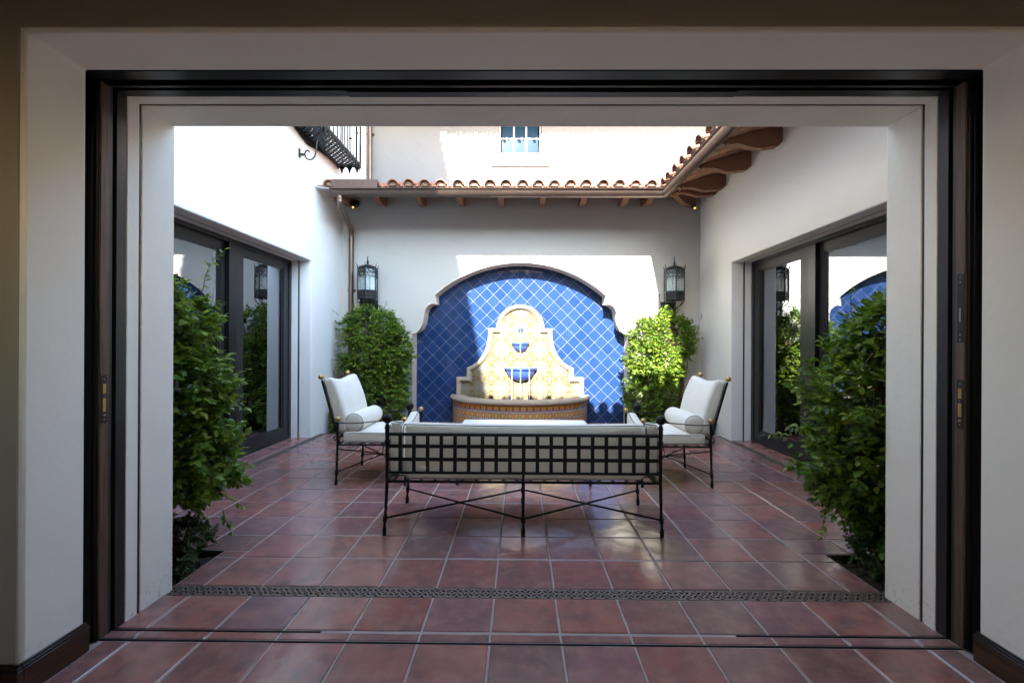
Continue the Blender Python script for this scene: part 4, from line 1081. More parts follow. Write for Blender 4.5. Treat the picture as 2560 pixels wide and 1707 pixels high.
for i in range(3):
    for k in range(5):
        za = z0+.045+ph_*k+.012; MB().box(xi0+pw*i+.010, xi0+pw*(i+1)-.010, 8.386+random.uniform(-.002, .002), 8.390, za, za+ph_-.02).build('pane', 'sky_painted_glass', wd)
MB().box(x0, x1, 8.5, 8.6, z0, z1).build('dark_backing', 'void', wd)  # plain dark box behind the opaque panes
# its own eave, high above the frame: shades the top of the wall
ue = thing('tiled_eave', 'tiled eave shading the top of the upper wall', 'roof', (0, 7.6, 5.9))
deck(ue, [(-2.5, 7.62, 5.80), (7, 7.62, 5.80), (7, 9.2, 6.4), (-2.5, 9.2, 6.4)], 'roof_field', 'clay', .04)
MB().box(-2.5, 7, 8.0, 8.2, 6.05, 6.15).build('fascia', 'rafter', ue)
for k in range(20): 
    x = -1.42+.288*k
    o = link('roof_tile', cov, ue, (x, 7.50, 5.80), (math.atan(SL), 0, 0), (1.2, 1, 1.0)); 
    MB().box(x+.115, x+.16, 7.60, 7.66, 5.70, 5.80).build('rafter_tail', 'rafter', ue)

# tall left house: eave that throws the shade on the left of the fountain
le = thing('house_roof', 'overhanging tiled roof of the tall left house', 'roof', (-2.5, 4, 7.3))
MB().add([(-2.06, -9, 7.36), (-2.06, 9.4, 7.36), (-6.5, 9.4, 8.7), (-6.5, -9, 8.7), (-2.06, -9, 7.42), (-2.06, 9.4, 7.42), (-6.5, 9.4, 8.76), (-6.5, -9, 8.76)], [(3, 2, 1, 0), (4, 5, 6, 7), (0, 1, 5, 4), (1, 2, 6, 5), (2, 3, 7, 6), (3, 0, 4, 7)]).build('roof_field', 'clay', le)
for k in range(66): link('roof_tile', cov, le).matrix_local = Matrix.Translation(Vector((-2.0, -8.8+.275*k, 7.40))-WL[le.name]) @ Matrix.Rotation(pi/2, 4, 'Z') @ Matrix.Rotation(math.atan(SL), 4, 'X') @ Matrix.Scale(1.25, 4)
lb = thing('tall_house', 'upper part of the tall white house left of the courtyard', 'house', (-6, 0, 0))
MB().box(-7.4, -3.32, -9, 9, 2.95, 7.5).box(-3.30, -2.94, -9, 2.30, 3.45, 7.3).build('stucco_face', 'plaster', lb)
# near low roof above the opening: its tile ends make the finger shadows
nr = thing('low_roof', 'low tiled roof over the room in the foreground', 'roof', (0, 2.3, 3.5))
MB().add([(-2.934, 2.44, 3.34), (4.5, 2.44, 3.34), (4.5, -3, 5.05), (-2.934, -3, 5.05), (-2.934, 2.44, 3.40), (4.5, 2.44, 3.40), (4.5, -3, 5.11), (-2.934, -3, 5.11)], [(0, 1, 2, 3), (7, 6, 5, 4), (0, 4, 5, 1), (1, 5, 6, 2), (2, 6, 7, 3), (3, 7, 4, 0)]).build('roof_field', 'clay', nr)
for k in range(21):
    for (yy_, zz_) in ((2.56, 3.365), (2.54, 3.415)):
        link('roof_tile', cov, nr).matrix_local = Matrix.Translation(Vector((-2.75+.235*k, yy_, zz_))-WL[nr.name]) @ Matrix.Rotation(pi, 4, 'Z') @ Matrix.Rotation(math.atan(SL), 4, 'X')

# ------------------------------------------------------------------ iron balcony on the left wall
bc = thing('iron_balcony', 'black wrought iron balcony with pierced scalloped floor on the upper left wall', 'balcony', (-2.75, 6, 4.15))
bx0, bx1, by0, by1, bz = -2.93, -2.566, 4.9, 6.965, 4.15
mb = MB(); cell = .0125; nx, ny = int((bx1-bx0)/cell), int((by1-by0)/cell); ids = {}
def solid(i, j):
    if i < 0 or j < 0 or i >= nx or j >= ny: return False
    if i < 2 or i > nx-3 or j < 2 or j > ny-3: return True
    x, y = (i+.5)*cell, (j+.5)*cell
    a = (x+y)/.0875; b = (x-y)/.0875
    fa, fb = a % 1, b % 1
    return not ((fa-.5)**2/.075+(fb-.5)**2/.10 < 1)
def V(i, j, k):
    if (i, j, k) not in ids: ids[(i, j, k)] = len(mb.v); mb.v.append((bx0+i*cell, by0+j*cell, bz-k*.006))
    return ids[(i, j, k)]
for i in range(nx):
    for j_ in range(ny):
        if solid(i, j_):
            mb.f.append((V(i, j_, 0), V(i+1, j_, 0), V(i+1, j_+1, 0), V(i, j_+1, 0))); mb.f.append((V(i, j_, 1), V(i, j_+1, 1), V(i+1, j_+1, 1), V(i+1, j_, 1)))
mb.sm = [False]*len(mb.f); mb.build('pierced_floor', 'iron', bc)
def valance(p0, p1, n):
    mb = MB(); p0, p1 = Vector(p0), Vector(p1); d = p1-p0; sg = d.normalized(); nrm = Vector((sg.y, -sg.x, 0))*.004
    pts_ = [(0, .0), (0, -.055)]
    for k in range(n):
        for t in (.05, .15, .25, .32, .38, .44, .5, .56, .62, .68, .75, .85, .95):
            h = -.055-.020*sin(t*pi*2-pi/2)*0
            tri_ = max(0, 1-abs(t-.5)/.20); arch = .035*sin(min(1, abs(t-.5)/.5)*pi/2*0+0)
            y = -.050+.028*max(0, cos((t-.5)*2*pi+pi))*1.0-.085*tri_**.8
            pts_.append(((k+t)/n, y))
    pts_ += [(1, -.055), (1, 0)]
    tri = tessellate_polygon([[Vector((a*d.length, b, 0)) for a, b in pts_]]); m = len(pts_)
    for s_ in (0, 1): mb.v += [tuple(p0+d*a+Vector((0, 0, b))+nrm*s_) for a, b in pts_]
    mb.f = [tuple(t) for t in tri]+[tuple(i+m for i in t[::-1]) for t in tri]+[(i, (i+1) % m, (i+1) % m+m, i+m) for i in range(m)]
    mb.sm = [False]*len(mb.f); return mb.build('scalloped_valance', 'iron', bc)
valance((bx0, by1, bz+.02), (bx1, by1, bz+.02), 3); valance((bx1, by0, bz+.02), (bx1, by1, bz+.02), 17); valance((bx0+.01, by0, bz+.02), (bx0+.01, by1, bz+.02), 1)
MB().box(bx1-.006, bx1+.004, by0, by1, bz+.01, bz+.045).box(bx0, bx1, by1-.006, by1+.004, bz+.01, bz+.045).box(bx0, bx0+.03, by0, by1, bz-.01, bz+.03).build('edge_band', 'iron_grey', bc)
nbal = 17
for k in range(nbal):
    y = by1-.03-k*.122; b = MB(); b.box(bx1-.014, bx1-.002, y-.006, y+.006, bz+.03, 5.2)
    if k % 2: b.sphere((bx1-.008, y, 4.62 if k % 4 == 1 else 4.42), .019, 8, 6, .8)
    b.build('baluster', 'iron', bc)
tw = MB()
for k in range(2): tw.tube([(bx1-.008+.010*cos(t*1.1+k*pi), by1-.004+.010*sin(t*1.1+k*pi), bz+.33+t*.02) for t in range(60)], .008, 6)
tw.box(bx1-.018, bx1+.002, by1-.014, by1+.006, bz+.02, bz+.35).build('corner_post', 'iron', bc)
MB().box(bx1-.02, bx1+.006, by0, by1, 5.2, 5.22).box(bx0, bx1, by1-.012, by1+.006, 5.2, 5.22).build('handrail', 'iron', bc)
for k in range(3): MB().box(bx0+.06+k*.11, bx0+.072+k*.11, by1-.012, by1, bz+.03, 5.2).build('baluster', 'iron', bc)
def scroll(y):
    P_ = []
    for i in range(22):     # wall curl
        a = -.4*pi+2.1*pi*(1-i/21)
        rr = .022+.028*(i/21); P_.append((bx0+.098-rr*cos(a+pi), y, 3.815+rr*sin(a+pi)))
    P_ = [(-2.805, y, 3.838), (-2.80, y, 3.852), (-2.812, y, 3.866), (-2.835, y, 3.868), (-2.853, y, 3.85), (-2.86, y, 3.82), (-2.852, y, 3.785), (-2.83, y, 3.757), (-2.795, y, 3.746), (-2.757, y, 3.757), (-2.73, y, 3.785), (-2.715, y, 3.83), (-2.708, y, 3.90), (-2.70, y, 3.98), (-2.69, y, 4.04), (-2.668, y, 4.09), (-2.64, y, 4.125), (-2.60, y, 4.14)]
    t = MB(); t.tube(P_, [.006]+[.0095]*(len(P_)-2)+[.008], 8)
    t.box(-2.934, -2.926, y-.022, y+.022, 3.775, 3.895).box(-2.926, -2.855, y-.010, y+.010, 3.80, 3.83)
    P2_ = [(-2.695, y, 4.02), (-2.66, y, 4.00), (-2.628, y, 4.0), (-2.605, y, 4.02), (-2.605, y, 4.05), (-2.625, y, 4.06)]
    t.tube(P2_, .007, 6); t.build('scroll_bracket', 'iron_grey', bc)
scroll(5.74)
dr = thing('balcony_door', 'glazed door behind the iron balcony on the upper left wall', 'door', (-3.1, 6.4, 4.22))
MB().box(-3.16, -3.12, 5.905, 5.97, 4.22, 6.495).box(-3.16, -3.12, 6.98, 7.045, 4.22, 6.495).box(-3.16, -3.12, 6.45, 6.50, 4.22, 6.495).box(-3.16, -3.12, 5.97, 6.98, 4.22, 4.36).build('frame', 'white_paint', dr)
MB().box(-3.145, -3.14, 5.97, 6.45, 4.36, 6.495).box(-3.145, -3.14, 6.50, 6.98, 4.36, 6.495).build('pane', 'sky_painted_glass', dr)
MB().box(-3.30, -3.25, 5.9, 7.05, 4.2, 6.5).build('dark_backing', 'void', dr)  # plain dark box behind the balcony door panes

# ------------------------------------------------------------------ lanterns
def lantern(cx, label, rot):
    cy = 6.93; R = .158; t = thing('wall_lantern', label, 'lantern', (cx, cy, 2.3), 'iron lanterns flanking the fountain niche')
    ang = [rot+pi/3*k for k in range(6)]; V2 = [(cx+R*cos(a), cy+R*sin(a)) for a in ang]
    def hexring(z0, z1, R_, th=.006):
        mb = MB()
        for k in range(6):
            a, b = ang[k], ang[(k+1) % 6]
            p = [(cx+q*cos(w), cy+q*sin(w)) for w in (a, b) for q in (R_, R_-th)]
            v = [(x, y, z) for z in (z0, z1) for x, y in p]; mb.add(v, [(0, 2, 6, 4), (1, 5, 7, 3), (0, 1, 3, 2), (4, 6, 7, 5), (0, 4, 5, 1), (2, 3, 7, 6)])
        return mb
    # corner posts with flame tips
    for k, (x, y) in enumerate(V2):
        ox, oy = cos(ang[k]), sin(ang[k])
        MB().tube([(x, y, 2.035), (x, y, 2.50), (x+ox*.002, y+oy*.002, 2.535), (x+ox*.010, y+oy*.010, 2.565), (x+ox*.026, y+oy*.026, 2.595)], [.009, .009, .008, .006, .001], 6).build('corner_post', 'iron_grey', t)
    d = MB(); d.lathe([(R*.97, 2.512), (R*.92, 2.530), (R*.70, 2.556), (R*.40, 2.574), (.012, 2.582)], cx, cy, 0, 24); d.build('dome', 'iron_grey', t)
    d = MB(); d.lathe([(.001, 2.578), (.012, 2.58), (.022, 2.592), (.012, 2.604), (.017, 2.616), (.019, 2.630), (.011, 2.644), (.008, 2.67)], cx, cy, 0, 10)
    d.tube([(cx, cy, 2.665), (cx-.002, cy, 2.69), (cx+.003, cy, 2.715), (cx+.001, cy, 2.735)], [.008, .008, .005, .001], 6); d.build('finial', 'iron_grey', t)
    hexring(2.500, 2.516, R+.004).build('top_band', 'iron_grey', t); hexring(2.396, 2.404, R+.002).build('mid_band', 'iron_grey', t)
    hexring(2.158, 2.170, R+.003).build('low_band', 'iron_grey', t); hexring(2.034, 2.050, R+.005).build('base_band', 'iron_grey', t)
    # scroll filigree on each face
    for k in range(6):
        a, b = Vector((*V2[k], 0)), Vector((*V2[(k+1) % 6], 0)); u = (b-a).normalized(); L_ = (b-a).length; mb = MB()
        def curl(c, z, r, s_, turns=1.3, z2=None):
            pts_ = []
            for i in range(14):
                th = i/13*turns*2*pi; rr = r*(1-.62*i/13); pts_.append(a+u*(c+s_*rr*cos(th))+Vector((0, 0, z+rr*sin(th))))
            mb.tube(pts_, .0042, 5)
        for c in (.25, .75):
            curl(L_*c, 2.470, .026, 1); curl(L_*c, 2.428, .021, -1)
        curl(L_*.5, 2.452, .022, 1); curl(L_*.12, 2.45, .012, 1); curl(L_*.88, 2.45, .012, -1)
        for c in (.2, .5, .8): curl(L_*c, 2.378, .022, 1, .8)
        mb.build('filigree', 'iron_grey', t)
        mb = MB()
        for c in (.18, .39, .61, .82):
            curl(L_*c, 2.132, .020, 1); curl(L_*c, 2.082, .020, -1)
        mb.build('lower_filigree', 'iron_grey', t)
        i0, i1 = a+(Vector((cx, cy, 0))-a)*.035, b+(Vector((cx, cy, 0))-b)*.035; i0.z = i1.z = 0
        g = MB(); g.add([i0+Vector((0, 0, 2.170)), i1+Vector((0, 0, 2.170)), i1+Vector((0, 0, 2.498)), i0+Vector((0, 0, 2.498))], [(0, 1, 2, 3)]); g.build('pane', 'seeded', t)
        if k % 2 == 0 or True:
            g = MB(); g.add([i0+Vector((0, 0, 2.05)), i1+Vector((0, 0, 2.05)), i1+Vector((0, 0, 2.160)), i0+Vector((0, 0, 2.160))], [(0, 1, 2, 3)]); g.build('lower_panel', 'bronze_dark', t)
    MB().lathe([(.001, 2.05), (R*.93, 2.05), (R*.93, 2.044)], cx, cy, 0, 6, a0=rot, a1=rot+2*pi).build('tray', 'iron_grey', t)
    mb = MB()
    for q in range(3): w = q*2.1; mb.tube([(cx+.045*cos(w), cy+.045*sin(w), 2.05), (cx+.045*cos(w), cy+.045*sin(w), 2.24)], .013, 8)
    mb.tube([(cx, cy, 2.05), (cx, cy, 2.50)], .006, 6); mb.build('candle_cluster', 'white_paint', t)
    for k in range(6):
        x, y = V2[k]; vx, vy = cx-x, cy-y
        MB().tube([(x, y, 2.04), (x+vx*.05, y+vy*.05, 2.0), (x+vx*.30, y+vy*.30, 1.955), (x+vx*.70, y+vy*.70, 1.92), (x+vx*.9, y+vy*.9, 1.88)], .007, 6).build('cradle_strap', 'iron_grey', t)
    MB().box(cx-.19, cx-.17, 7.10, 7.149, 1.70, 2.155).box(cx-.17, cx+.10, 7.138, 7.149, 1.70, 2.03).build('back_plate', 'iron_grey', t)
    MB().tube([(cx, cy, 1.86), (cx, cy+.03, 1.80), (cx, 7.14, 1.78)], .012, 8).build('arm', 'iron_grey', t)
lantern(-2.437, 'black iron hexagonal lantern left of the niche beside the downpipe', -pi/2+.12)
lantern(2.437, 'black iron hexagonal lantern right of the niche above the taller sunlit bush', -pi/2-.17)

def spot(x, tip, label):
    t = thing('eave_spotlight', label, 'spotlight', (x, 7.1, 3.62), 'small spotlights under the eave')
    MB().lathe([(.001, 0), (.052, 0), (.056, -.02), (.05, -.035), (.001, -.036)], x, 7.148, 3.618, 18, axis='y').build('mounting_disc', 'black', t)
    p0 = Vector((x, 7.10, 3.60)); p1 = Vector((x+tip, 6.99, 3.515)); d = (p1-p0).normalized()
    MB().tube([p0, p1], .030, 14).build('lamp_head', 'black', t)
    MB().tube([p1, p1+d*.004], .017, 14).build('bulb', 'bulb', t)
spot(-2.70, .0, 'small dark spotlight glowing orange beside the downpipe under the eave')
spot(2.80, -.02, 'small dark spotlight glowing pale yellow in the right corner under the eave')
# ------------------------------------------------------------------ iron and canvas furniture
def leg_mesh(x, y, z1, lean=(0, 0), r=.012):
    mb = MB(); lx, ly = lean
    mb.tube([(x+lx, y+ly, .0), (x+lx, y+ly, .045)], [.013, .0155], 10); mb.tube([(x+lx, y+ly, .045), (x+lx, y+ly, .055)], .012, 10)
    mb.tube([(x+lx, y+ly, .055), (x+lx*.6, y+ly*.6, .12), (x, y, z1)], [.0085, .0095, r], 10)
    mb.tube([(x+lx*.75, y+ly*.75, .095), (x+lx*.6, y+ly*.6, .135)], [.0155, .0155], 10)
    return mb
def piping_loop(pts, parent, r=.0035): return MB().tube(pts, r, 6, closed=True).build('piping', 'piping', parent)

# sofa, seen from behind
sx0, sx1, sy0, sy1 = -.912, .965, 2.995, 3.605; sm = (sx0+sx1)/2
sf = thing('sofa', 'long wrought iron sofa with white canvas cushions, its lattice back to the camera', 'sofa', (sm, 3.3, 0))
for x, lx in ((sx0, -.018), (sm, 0), (sx1, .012)):
    leg_mesh(x, sy0, .375, (lx, 0)).build('leg', 'iron', sf); leg_mesh(x, sy1, .375, (lx, 0)).build('leg', 'iron', sf)
for x in (sx0, sx1):
    for y in (sy0, sy1):
        MB().tube([(x, y, .37), (x, y, .655), (x, y, .70), (x, y, .735)], [.0125, .0135, .016, .016], 10).tube([(x, y, .735), (x, y, .765)], [.020, .012], 10).tube([(x, y, .62), (x, y, .655)], [.0165, .0185], 10).build('corner_post', 'iron', sf)
        MB().sphere((x, y, .800), .033, 18, 12).build('ball_finial', 'iron', sf)
MB().tube([(sm, sy0, .37), (sm, sy0, .69)], .009, 8).build('centre_post', 'iron', sf)
MB().tube([(sx0, sy0, .694), (sx1, sy0, .692)], .0115, 10).build('top_rail', 'iron', sf)
MB().tube([(sx0, sy0, .431), (sx1, sy0, .431)], .0095, 10).build('lower_rail', 'iron', sf)
for z in (.611, .521): MB().box(sx0, sx1, sy0+.003, sy0+.007, z-.0125, z+.0125).build('cross_slat', 'iron', sf)
for k in range(19):
    x = -.822+.0944*k; MB().box(x-.0125, x+.0125, sy0-.004, sy0+.001, .431, .692).build('upright_slat', 'iron', sf)
# sides
for x in (sx0, sx1):
    MB().tube([(x, sy0, .69), (x, sy0+.2, .655), (x, sy1-.2, .66), (x, sy1, .70)], .010, 8).build('arm_rail', 'iron', sf)
    MB().tube([(x, sy0, .431), (x, sy1, .431)], .0085, 8).build('side_rail', 'iron', sf)
    for k in range(5): y = sy0+.10*(k+1); MB().box(x-.003, x+.003, y-.0125, y+.0125, .431, .66).build('upright_slat', 'iron', sf)
# seat frame
MB().box(sx0, sx1, sy0-.008, sy0+.008, .362, .378).box(sx0, sx1, sy1-.008, sy1+.008, .362, .378).box(sx0-.008, sx0+.008, sy0, sy1, .3625, .3775).box(sx1-.008, sx1+.008, sy0, sy1, .3625, .3775).build('seat_frame', 'iron', sf)
for k in range(20): x = sx0+.047+.0942*k; MB().box(x-.0115, x+.0115, sy0, sy1, .378, .382).build('seat_slat', 'iron', sf)
for j_ in range(5): y = sy0+.1*(j_+1); MB().box(sx0, sx1, y-.0115, y+.0115, .3825, .386).build('seat_slat', 'iron', sf)
for (xa, xb) in ((sx0-.014, sm), (sm, sx1+.008)):
    MB().tube([(xa, sy0, .117), (xb, sy1, .119)], .0072, 8).build('stretcher', 'iron', sf); MB().tube([(xa, sy1, .119), (xb, sy0, .117)], .0072, 8).build('stretcher', 'iron', sf)
def cush(name, parent, c, h, r, puff, warp=None, mat='canvas', n=12): return soft_box(*c, *h, r, puff, warp, n).build(name, mat, parent)
cush('seat_cushion', sf, (sm, 3.33, .445), (.905, .27, .058), .035, (0, .008, .010))
def bwarp(x, y, z):
    z2 = z-(.010*(1-(x/.83)**2) if z > 0 else 0)+(-.012*abs(sin(x*9))*(z < 0)); return (x, y+z*.06, z2)
cush('back_cushion', sf, (.031, 3.066, .573), (.836, .050, .188), .038, (0, .014, 0), bwarp, n=26)
zt_ = lambda x: .7565-.010*(1-((x-.031)/.83)**2)
piping_loop([(-.80+1.662*i/40, 3.030, zt_(-.80+1.662*i/40)) for i in range(41)]+[(.868, 3.026, .742), (.872, 3.022, .70), (.872, 3.012, .42), (.84, 3.010, .388)]+[(.84-1.62*i/20, 3.010, .386) for i in range(21)]+[(-.810, 3.012, .42), (-.810, 3.022, .70), (-.806, 3.026, .742)], sf)
for x, s_ in ((-.868, -1), (.921, 1)):
    def awarp(X, Y, Z, s_=s_):
        t = Y/.285; return (X+.0, Y, Z+(.0 if Z < 0 else (-.062*(1-t*t)+.0*t)))
    cush('arm_cushion', sf, (x, 3.325, .590), (.040, .285, .182), .030, (.006, 0, 0), awarp, n=16)
    pts_ = [(x-s_*.030, 3.05+.55*i/14, .767-.062*(1-((i/14-.5)*2)**2)) for i in range(15)]; MB().tube(pts_, .003, 6).build('piping', 'piping', sf)
    MB().tube([(x+.038*q, 3.046, zz) for q, zz in ((-1, .42), (-1, .745), (-.85, .76), (.85, .76), (1, .745), (1, .42))], .003, 6).build('piping', 'piping', sf)

# armchairs: side-on, facing the table
def chair(flip, label):
    s_ = -1 if flip else 1
    t = thing('armchair', label, 'armchair', (s_*-1.39+(.07 if flip else 0), 4.39, 0), 'pair of iron armchairs facing each other')
    ox = .0 if not flip else .072
    X = lambda x: (x if not flip else -x+ox)
    mbx = lambda: MB()
    y0, y1 = 4.055, 4.725; xb, xf = -1.700, -1.073
    def tube(pts, r, name, n=8, mat='iron'): return MB().tube([(X(a), b, c) for a, b, c in pts], r, n).build(name, mat, t)
    for x in (xb, xf):
        for y in (y0, y1):
            mb = leg_mesh(X(x), y, .385, ((X(x-.012 if x == xb else x+.006)-X(x)), 0)); mb.build('leg', 'iron', t)
            tube([(x, y, .38), (x, y, .545), (x, y, .585)], [.011, .012, .013], 'arm_post'); MB().sphere((X(x), y, .614), .0255, 16, 10).build('brass_ball', 'brass', t)
    for y in (y0, y1):     # wavy arm rod
        tube([(xb-.05+(xf-xb+.02)*i/24, y, .586+.011*sin(-i/24*2*pi*.95-.15)) for i in range(25)]+[(xf, y, .583)], .0052, 'arm_rod', 6)
    for a in ((xb, y0, xf, y0), (xb, y1, xf, y1)): tube([(a[0], a[1], .376), (a[2], a[3], .376)], .0085, 'seat_rail')
    for x in (xb, xf): tube([(x, y0, .376), (x, y1, .376)], .0085, 'seat_rail')
    for k in range(5):
        x = xb+.10*(k+1); MB().box(min(X(x), X(x+.024)), max(X(x), X(x+.024)), y0, y1, .384, .388).build('seat_slat', 'iron', t)
    for k in range(5):
        y = y0+.10*(k+1); MB().box(min(X(xb), X(xf)), max(X(xb), X(xf)), y, y+.024, .3885, .392).build('seat_slat', 'iron', t)
    hub = ((xb+xf)/2, (y0+y1)/2, .205)
    for x in (xb-.008, xf+.004):
        for y in (y0, y1): tube([(x, y, .120), hub], .0062, 'stretcher', 6)
    tube([(hub[0]-.07, y0, .37), hub], .0055, 'brace', 6); tube([(hub[0]-.07, y1, .37), hub], .0055, 'brace', 6)
    tube([(xb, y0, .335), (hub[0], hub[1], .212)], .0055, 'brace', 6)
    MB().sphere((X(hub[0]), hub[1], hub[2]), .011, 8, 6).build('hub', 'iron', t)
    # reclined back
    yb0, yb1 = 4.075, 4.705; bot = (-1.700, .42); top = (-1.862, .985)
    P_ = lambda k: (bot[0]+(top[0]-bot[0])*k, bot[1]+(top[1]-bot[1])*k)
    for y in (yb0, yb1):
        a, b = P_(-.06), P_(.98); tube([(a[0], y, a[1]), (b[0], y, b[1])], [.010, .0105], 'back_post')
        MB().sphere((X(top[0]-.004), y, top[1]+.018), .026, 16, 10).build('brass_ball', 'brass', t)
        c = P_(.03); tube([(c[0]-.0, y, c[1]), (c[0]-.03, y, c[1]-.03), (c[0]-.04, y, c[1]+.0), (c[0]-.02, y, c[1]+.02)], .006, 'hinge_curl', 6)
    for k in (.02, .18, .34, .50, .66, .82, .945):
        a = P_(k); pts_ = [(a[0]-.018*(1-((i/10-.5)*2)**2), yb0+(yb1-yb0)*i/10, a[1]-(.030 if k > .9 else .0)*(1-((i/10-.5)*2)**2)) for i in range(11)]
        m_ = MB(); 
        for (p, q) in zip(pts_[:-1], pts_[1:]):
            d = .013; m_.add([(X(p[0]), p[1], p[2]-d), (X(q[0]), q[1], q[2]-d), (X(q[0]), q[1], q[2]+d), (X(p[0]), p[1], p[2]+d), (X(p[0]-.004), p[1], p[2]-d), (X(q[0]-.004), q[1], q[2]-d), (X(q[0]-.004), q[1], q[2]+d), (X(p[0]-.004), p[1], p[2]+d)], [(0, 1, 2, 3), (7, 6, 5, 4), (3, 2, 6, 7), (0, 4, 5, 1)])
        m_.build('back_slat', 'iron', t)
    for j_ in range(5):
        y = yb0+(yb1-yb0)*(j_+1)/6; a, b = P_(.02), P_(.93); w = -.017
        MB().add([(X(a[0]+w), y-.012, a[1]), (X(a[0]+w), y+.012, a[1]), (X(b[0]+w), y+.012, b[1]-.03), (X(b[0]+w), y-.012, b[1]-.03)], [(0, 1, 2, 3)]).build('back_slat', 'iron', t)
    ang = math.atan2(top[0]-bot[0], top[1]-bot[1])      # lean
    fl = (lambda p: p) if not flip else (lambda p: p)
    def wb(x, y, z):
        # x thickness, y width, z height -> lean, saddle top, rounded front
        zz = z
        if z > 0: zz = z-.032*(1-(y/.30)**2)*(z/.27)
        xx = x-.020*(1-(y/.30)**2)
        if z > 0: xx -= .0
        bulge = .030*(1-(z/.27)**2) if x > 0 else 0
        xx += bulge
        q = (xx*cos(ang)+zz*sin(ang), y, -xx*sin(ang)+zz*cos(ang))
        return (q[0]*s_, q[1], q[2])
    cc = (-1.742, 4.39, .735)
    soft_box(X(cc[0]), cc[1], cc[2], .052, .305, .272, .036, (.012, 0, 0), wb, 16).build('back_cushion', 'canvas', t)
    def at_(x, y, z): q = wb(x, y, z); return (X(cc[0])+q[0], cc[1]+q[1], cc[2]+q[2])
    e = .030
    loop = [at_(-.034, -.300, -.25+.5*i/12) for i in range(13)]+[at_(-.034, -.294+.588*i/12, .268) for i in range(13)]
    MB().tube(loop, .003, 6).build('piping', 'piping', t)
    soft_box(X(-1.375), 4.39, .440, .285, .318, .050, .022, (0, 0, .012), None, 12).build('seat_cushion', 'canvas', t)
    zt = .480
    for zz in (.481, .399):
        piping_loop([(X(-1.375+.272*a), 4.39+.312*b, zz) for a, b in [(-1, -1), (-.5, -1.02), (0, -1.02), (.5, -1.02), (1, -1), (1.03, -.5), (1.03, .5), (1, 1), (0, 1.02), (-1, 1)]], t, .0028)
    # bolster: fat cylinder lying across the seat
    bx_, bz_ = -1.563, .572; r = .088
    pr_ = [(.001, -.300), (r*.6, -.300), (r*.93, -.297), (r*.99, -.288), (r, -.27)]+[(r+.006*(1-(h/.27)**2), h) for h in (-.2, -.1, 0, .1, .2)]+[(r, .27), (r*.99, .288), (r*.93, .297), (r*.6, .30), (.001, .30)]
    bo = MB().lathe(pr_, X(bx_), 4.385, bz_, 32, axis='y').build('bolster', 'canvas', t)
    for h in (-.291, .291): piping_loop([(X(bx_)+r*cos(2*pi*i/28), 4.385+h, bz_+r*sin(2*pi*i/28)) for i in range(28)], bo, .003)
    MB().tube([(X(bx_)+r*1.045*cos(-.9), 4.385-.28+.56*i/6, bz_+r*1.045*sin(-.9)) for i in range(7)], .0022, 5).build('seam', 'piping', bo)
    return t
chair(False, 'iron armchair with white cushions and a bolster left of the table, facing right')
chair(True, 'iron armchair with white cushions and a bolster right of the table, facing left')

# low table
tb = thing('coffee_table', 'low rectangular table with white stone top between the armchairs', 'table', (.05, 4.55, 0))
MB().cbox(-.640, .742, 4.05, 5.045, .418, .450, .006).build('table_top', 'stone_top', tb)
for x in (-.586, .664):
    for y in (4.09, 5.0): leg_mesh(x, y, .40, (0, 0)).build('leg', 'iron', tb)
MB().box(-.60, .68, 4.082, 4.098, .395, .416).box(-.60, .68, 4.99, 5.006, .395, .416).box(-.594, -.578, 4.09, 5.0, .396, .415).box(.656, .672, 4.09, 5.0, .396, .415).build('apron', 'iron', tb)
MB().tube([(-.586, 4.09, .12), (.664, 5.0, .12)], .007, 8).build('stretcher', 'iron', tb); MB().tube([(.664, 4.09, .12), (-.586, 5.0, .12)], .007, 8).build('stretcher', 'iron', tb)
for k in range(24):
    x = -.55+.052*k; MB().tube([(x, 4.086, .405), (x+.013, 4.086, .385), (x+.026, 4.086, .38), (x+.039, 4.086, .385), (x+.052, 4.086, .405)], .003, 5).build('scallop_trim', 'white_paint', tb)

# ------------------------------------------------------------------ plants
def leaf_geo(L_, w, curl, fold):
    # 4 segments along, 2 across each side of the midrib -> verts in local (x along, y across, z up)
    seg = [(0, .10), (.22, .75), (.5, 1), (.78, .66), (1, .02)]
    v = []
    for t, k in seg:
        z = -curl*t*t*L_; hw = w*k/2
        v += [(t*L_, -hw, z+fold*hw), (t*L_, 0, z), (t*L_, hw, z+fold*hw)]
    f = []
    for i in range(4):
        a = i*3; f += [(a, a+3, a+4, a+1), (a+1, a+4, a+5, a+2)]
    return v, f
def frame(d, nrm):
    x = Vector(d).normalized(); z = Vector(nrm)-x*Vector(nrm).dot(x); z = z.normalized() if z.length > 1e-4 else x.orthogonal().normalized(); y = z.cross(x)
    return x, y, z
leaf_meshes = []
for q in range(5):
    v, f = leaf_geo(1, (.52, .60, .50, .62, .55)[q], (.18, .28, .1, .35, .22)[q], (.25, .4, .3, .5, .2)[q])
    leaf_meshes.append(MB().add(v, f, True).build('leaf', 'leaf', mesh_only=True))
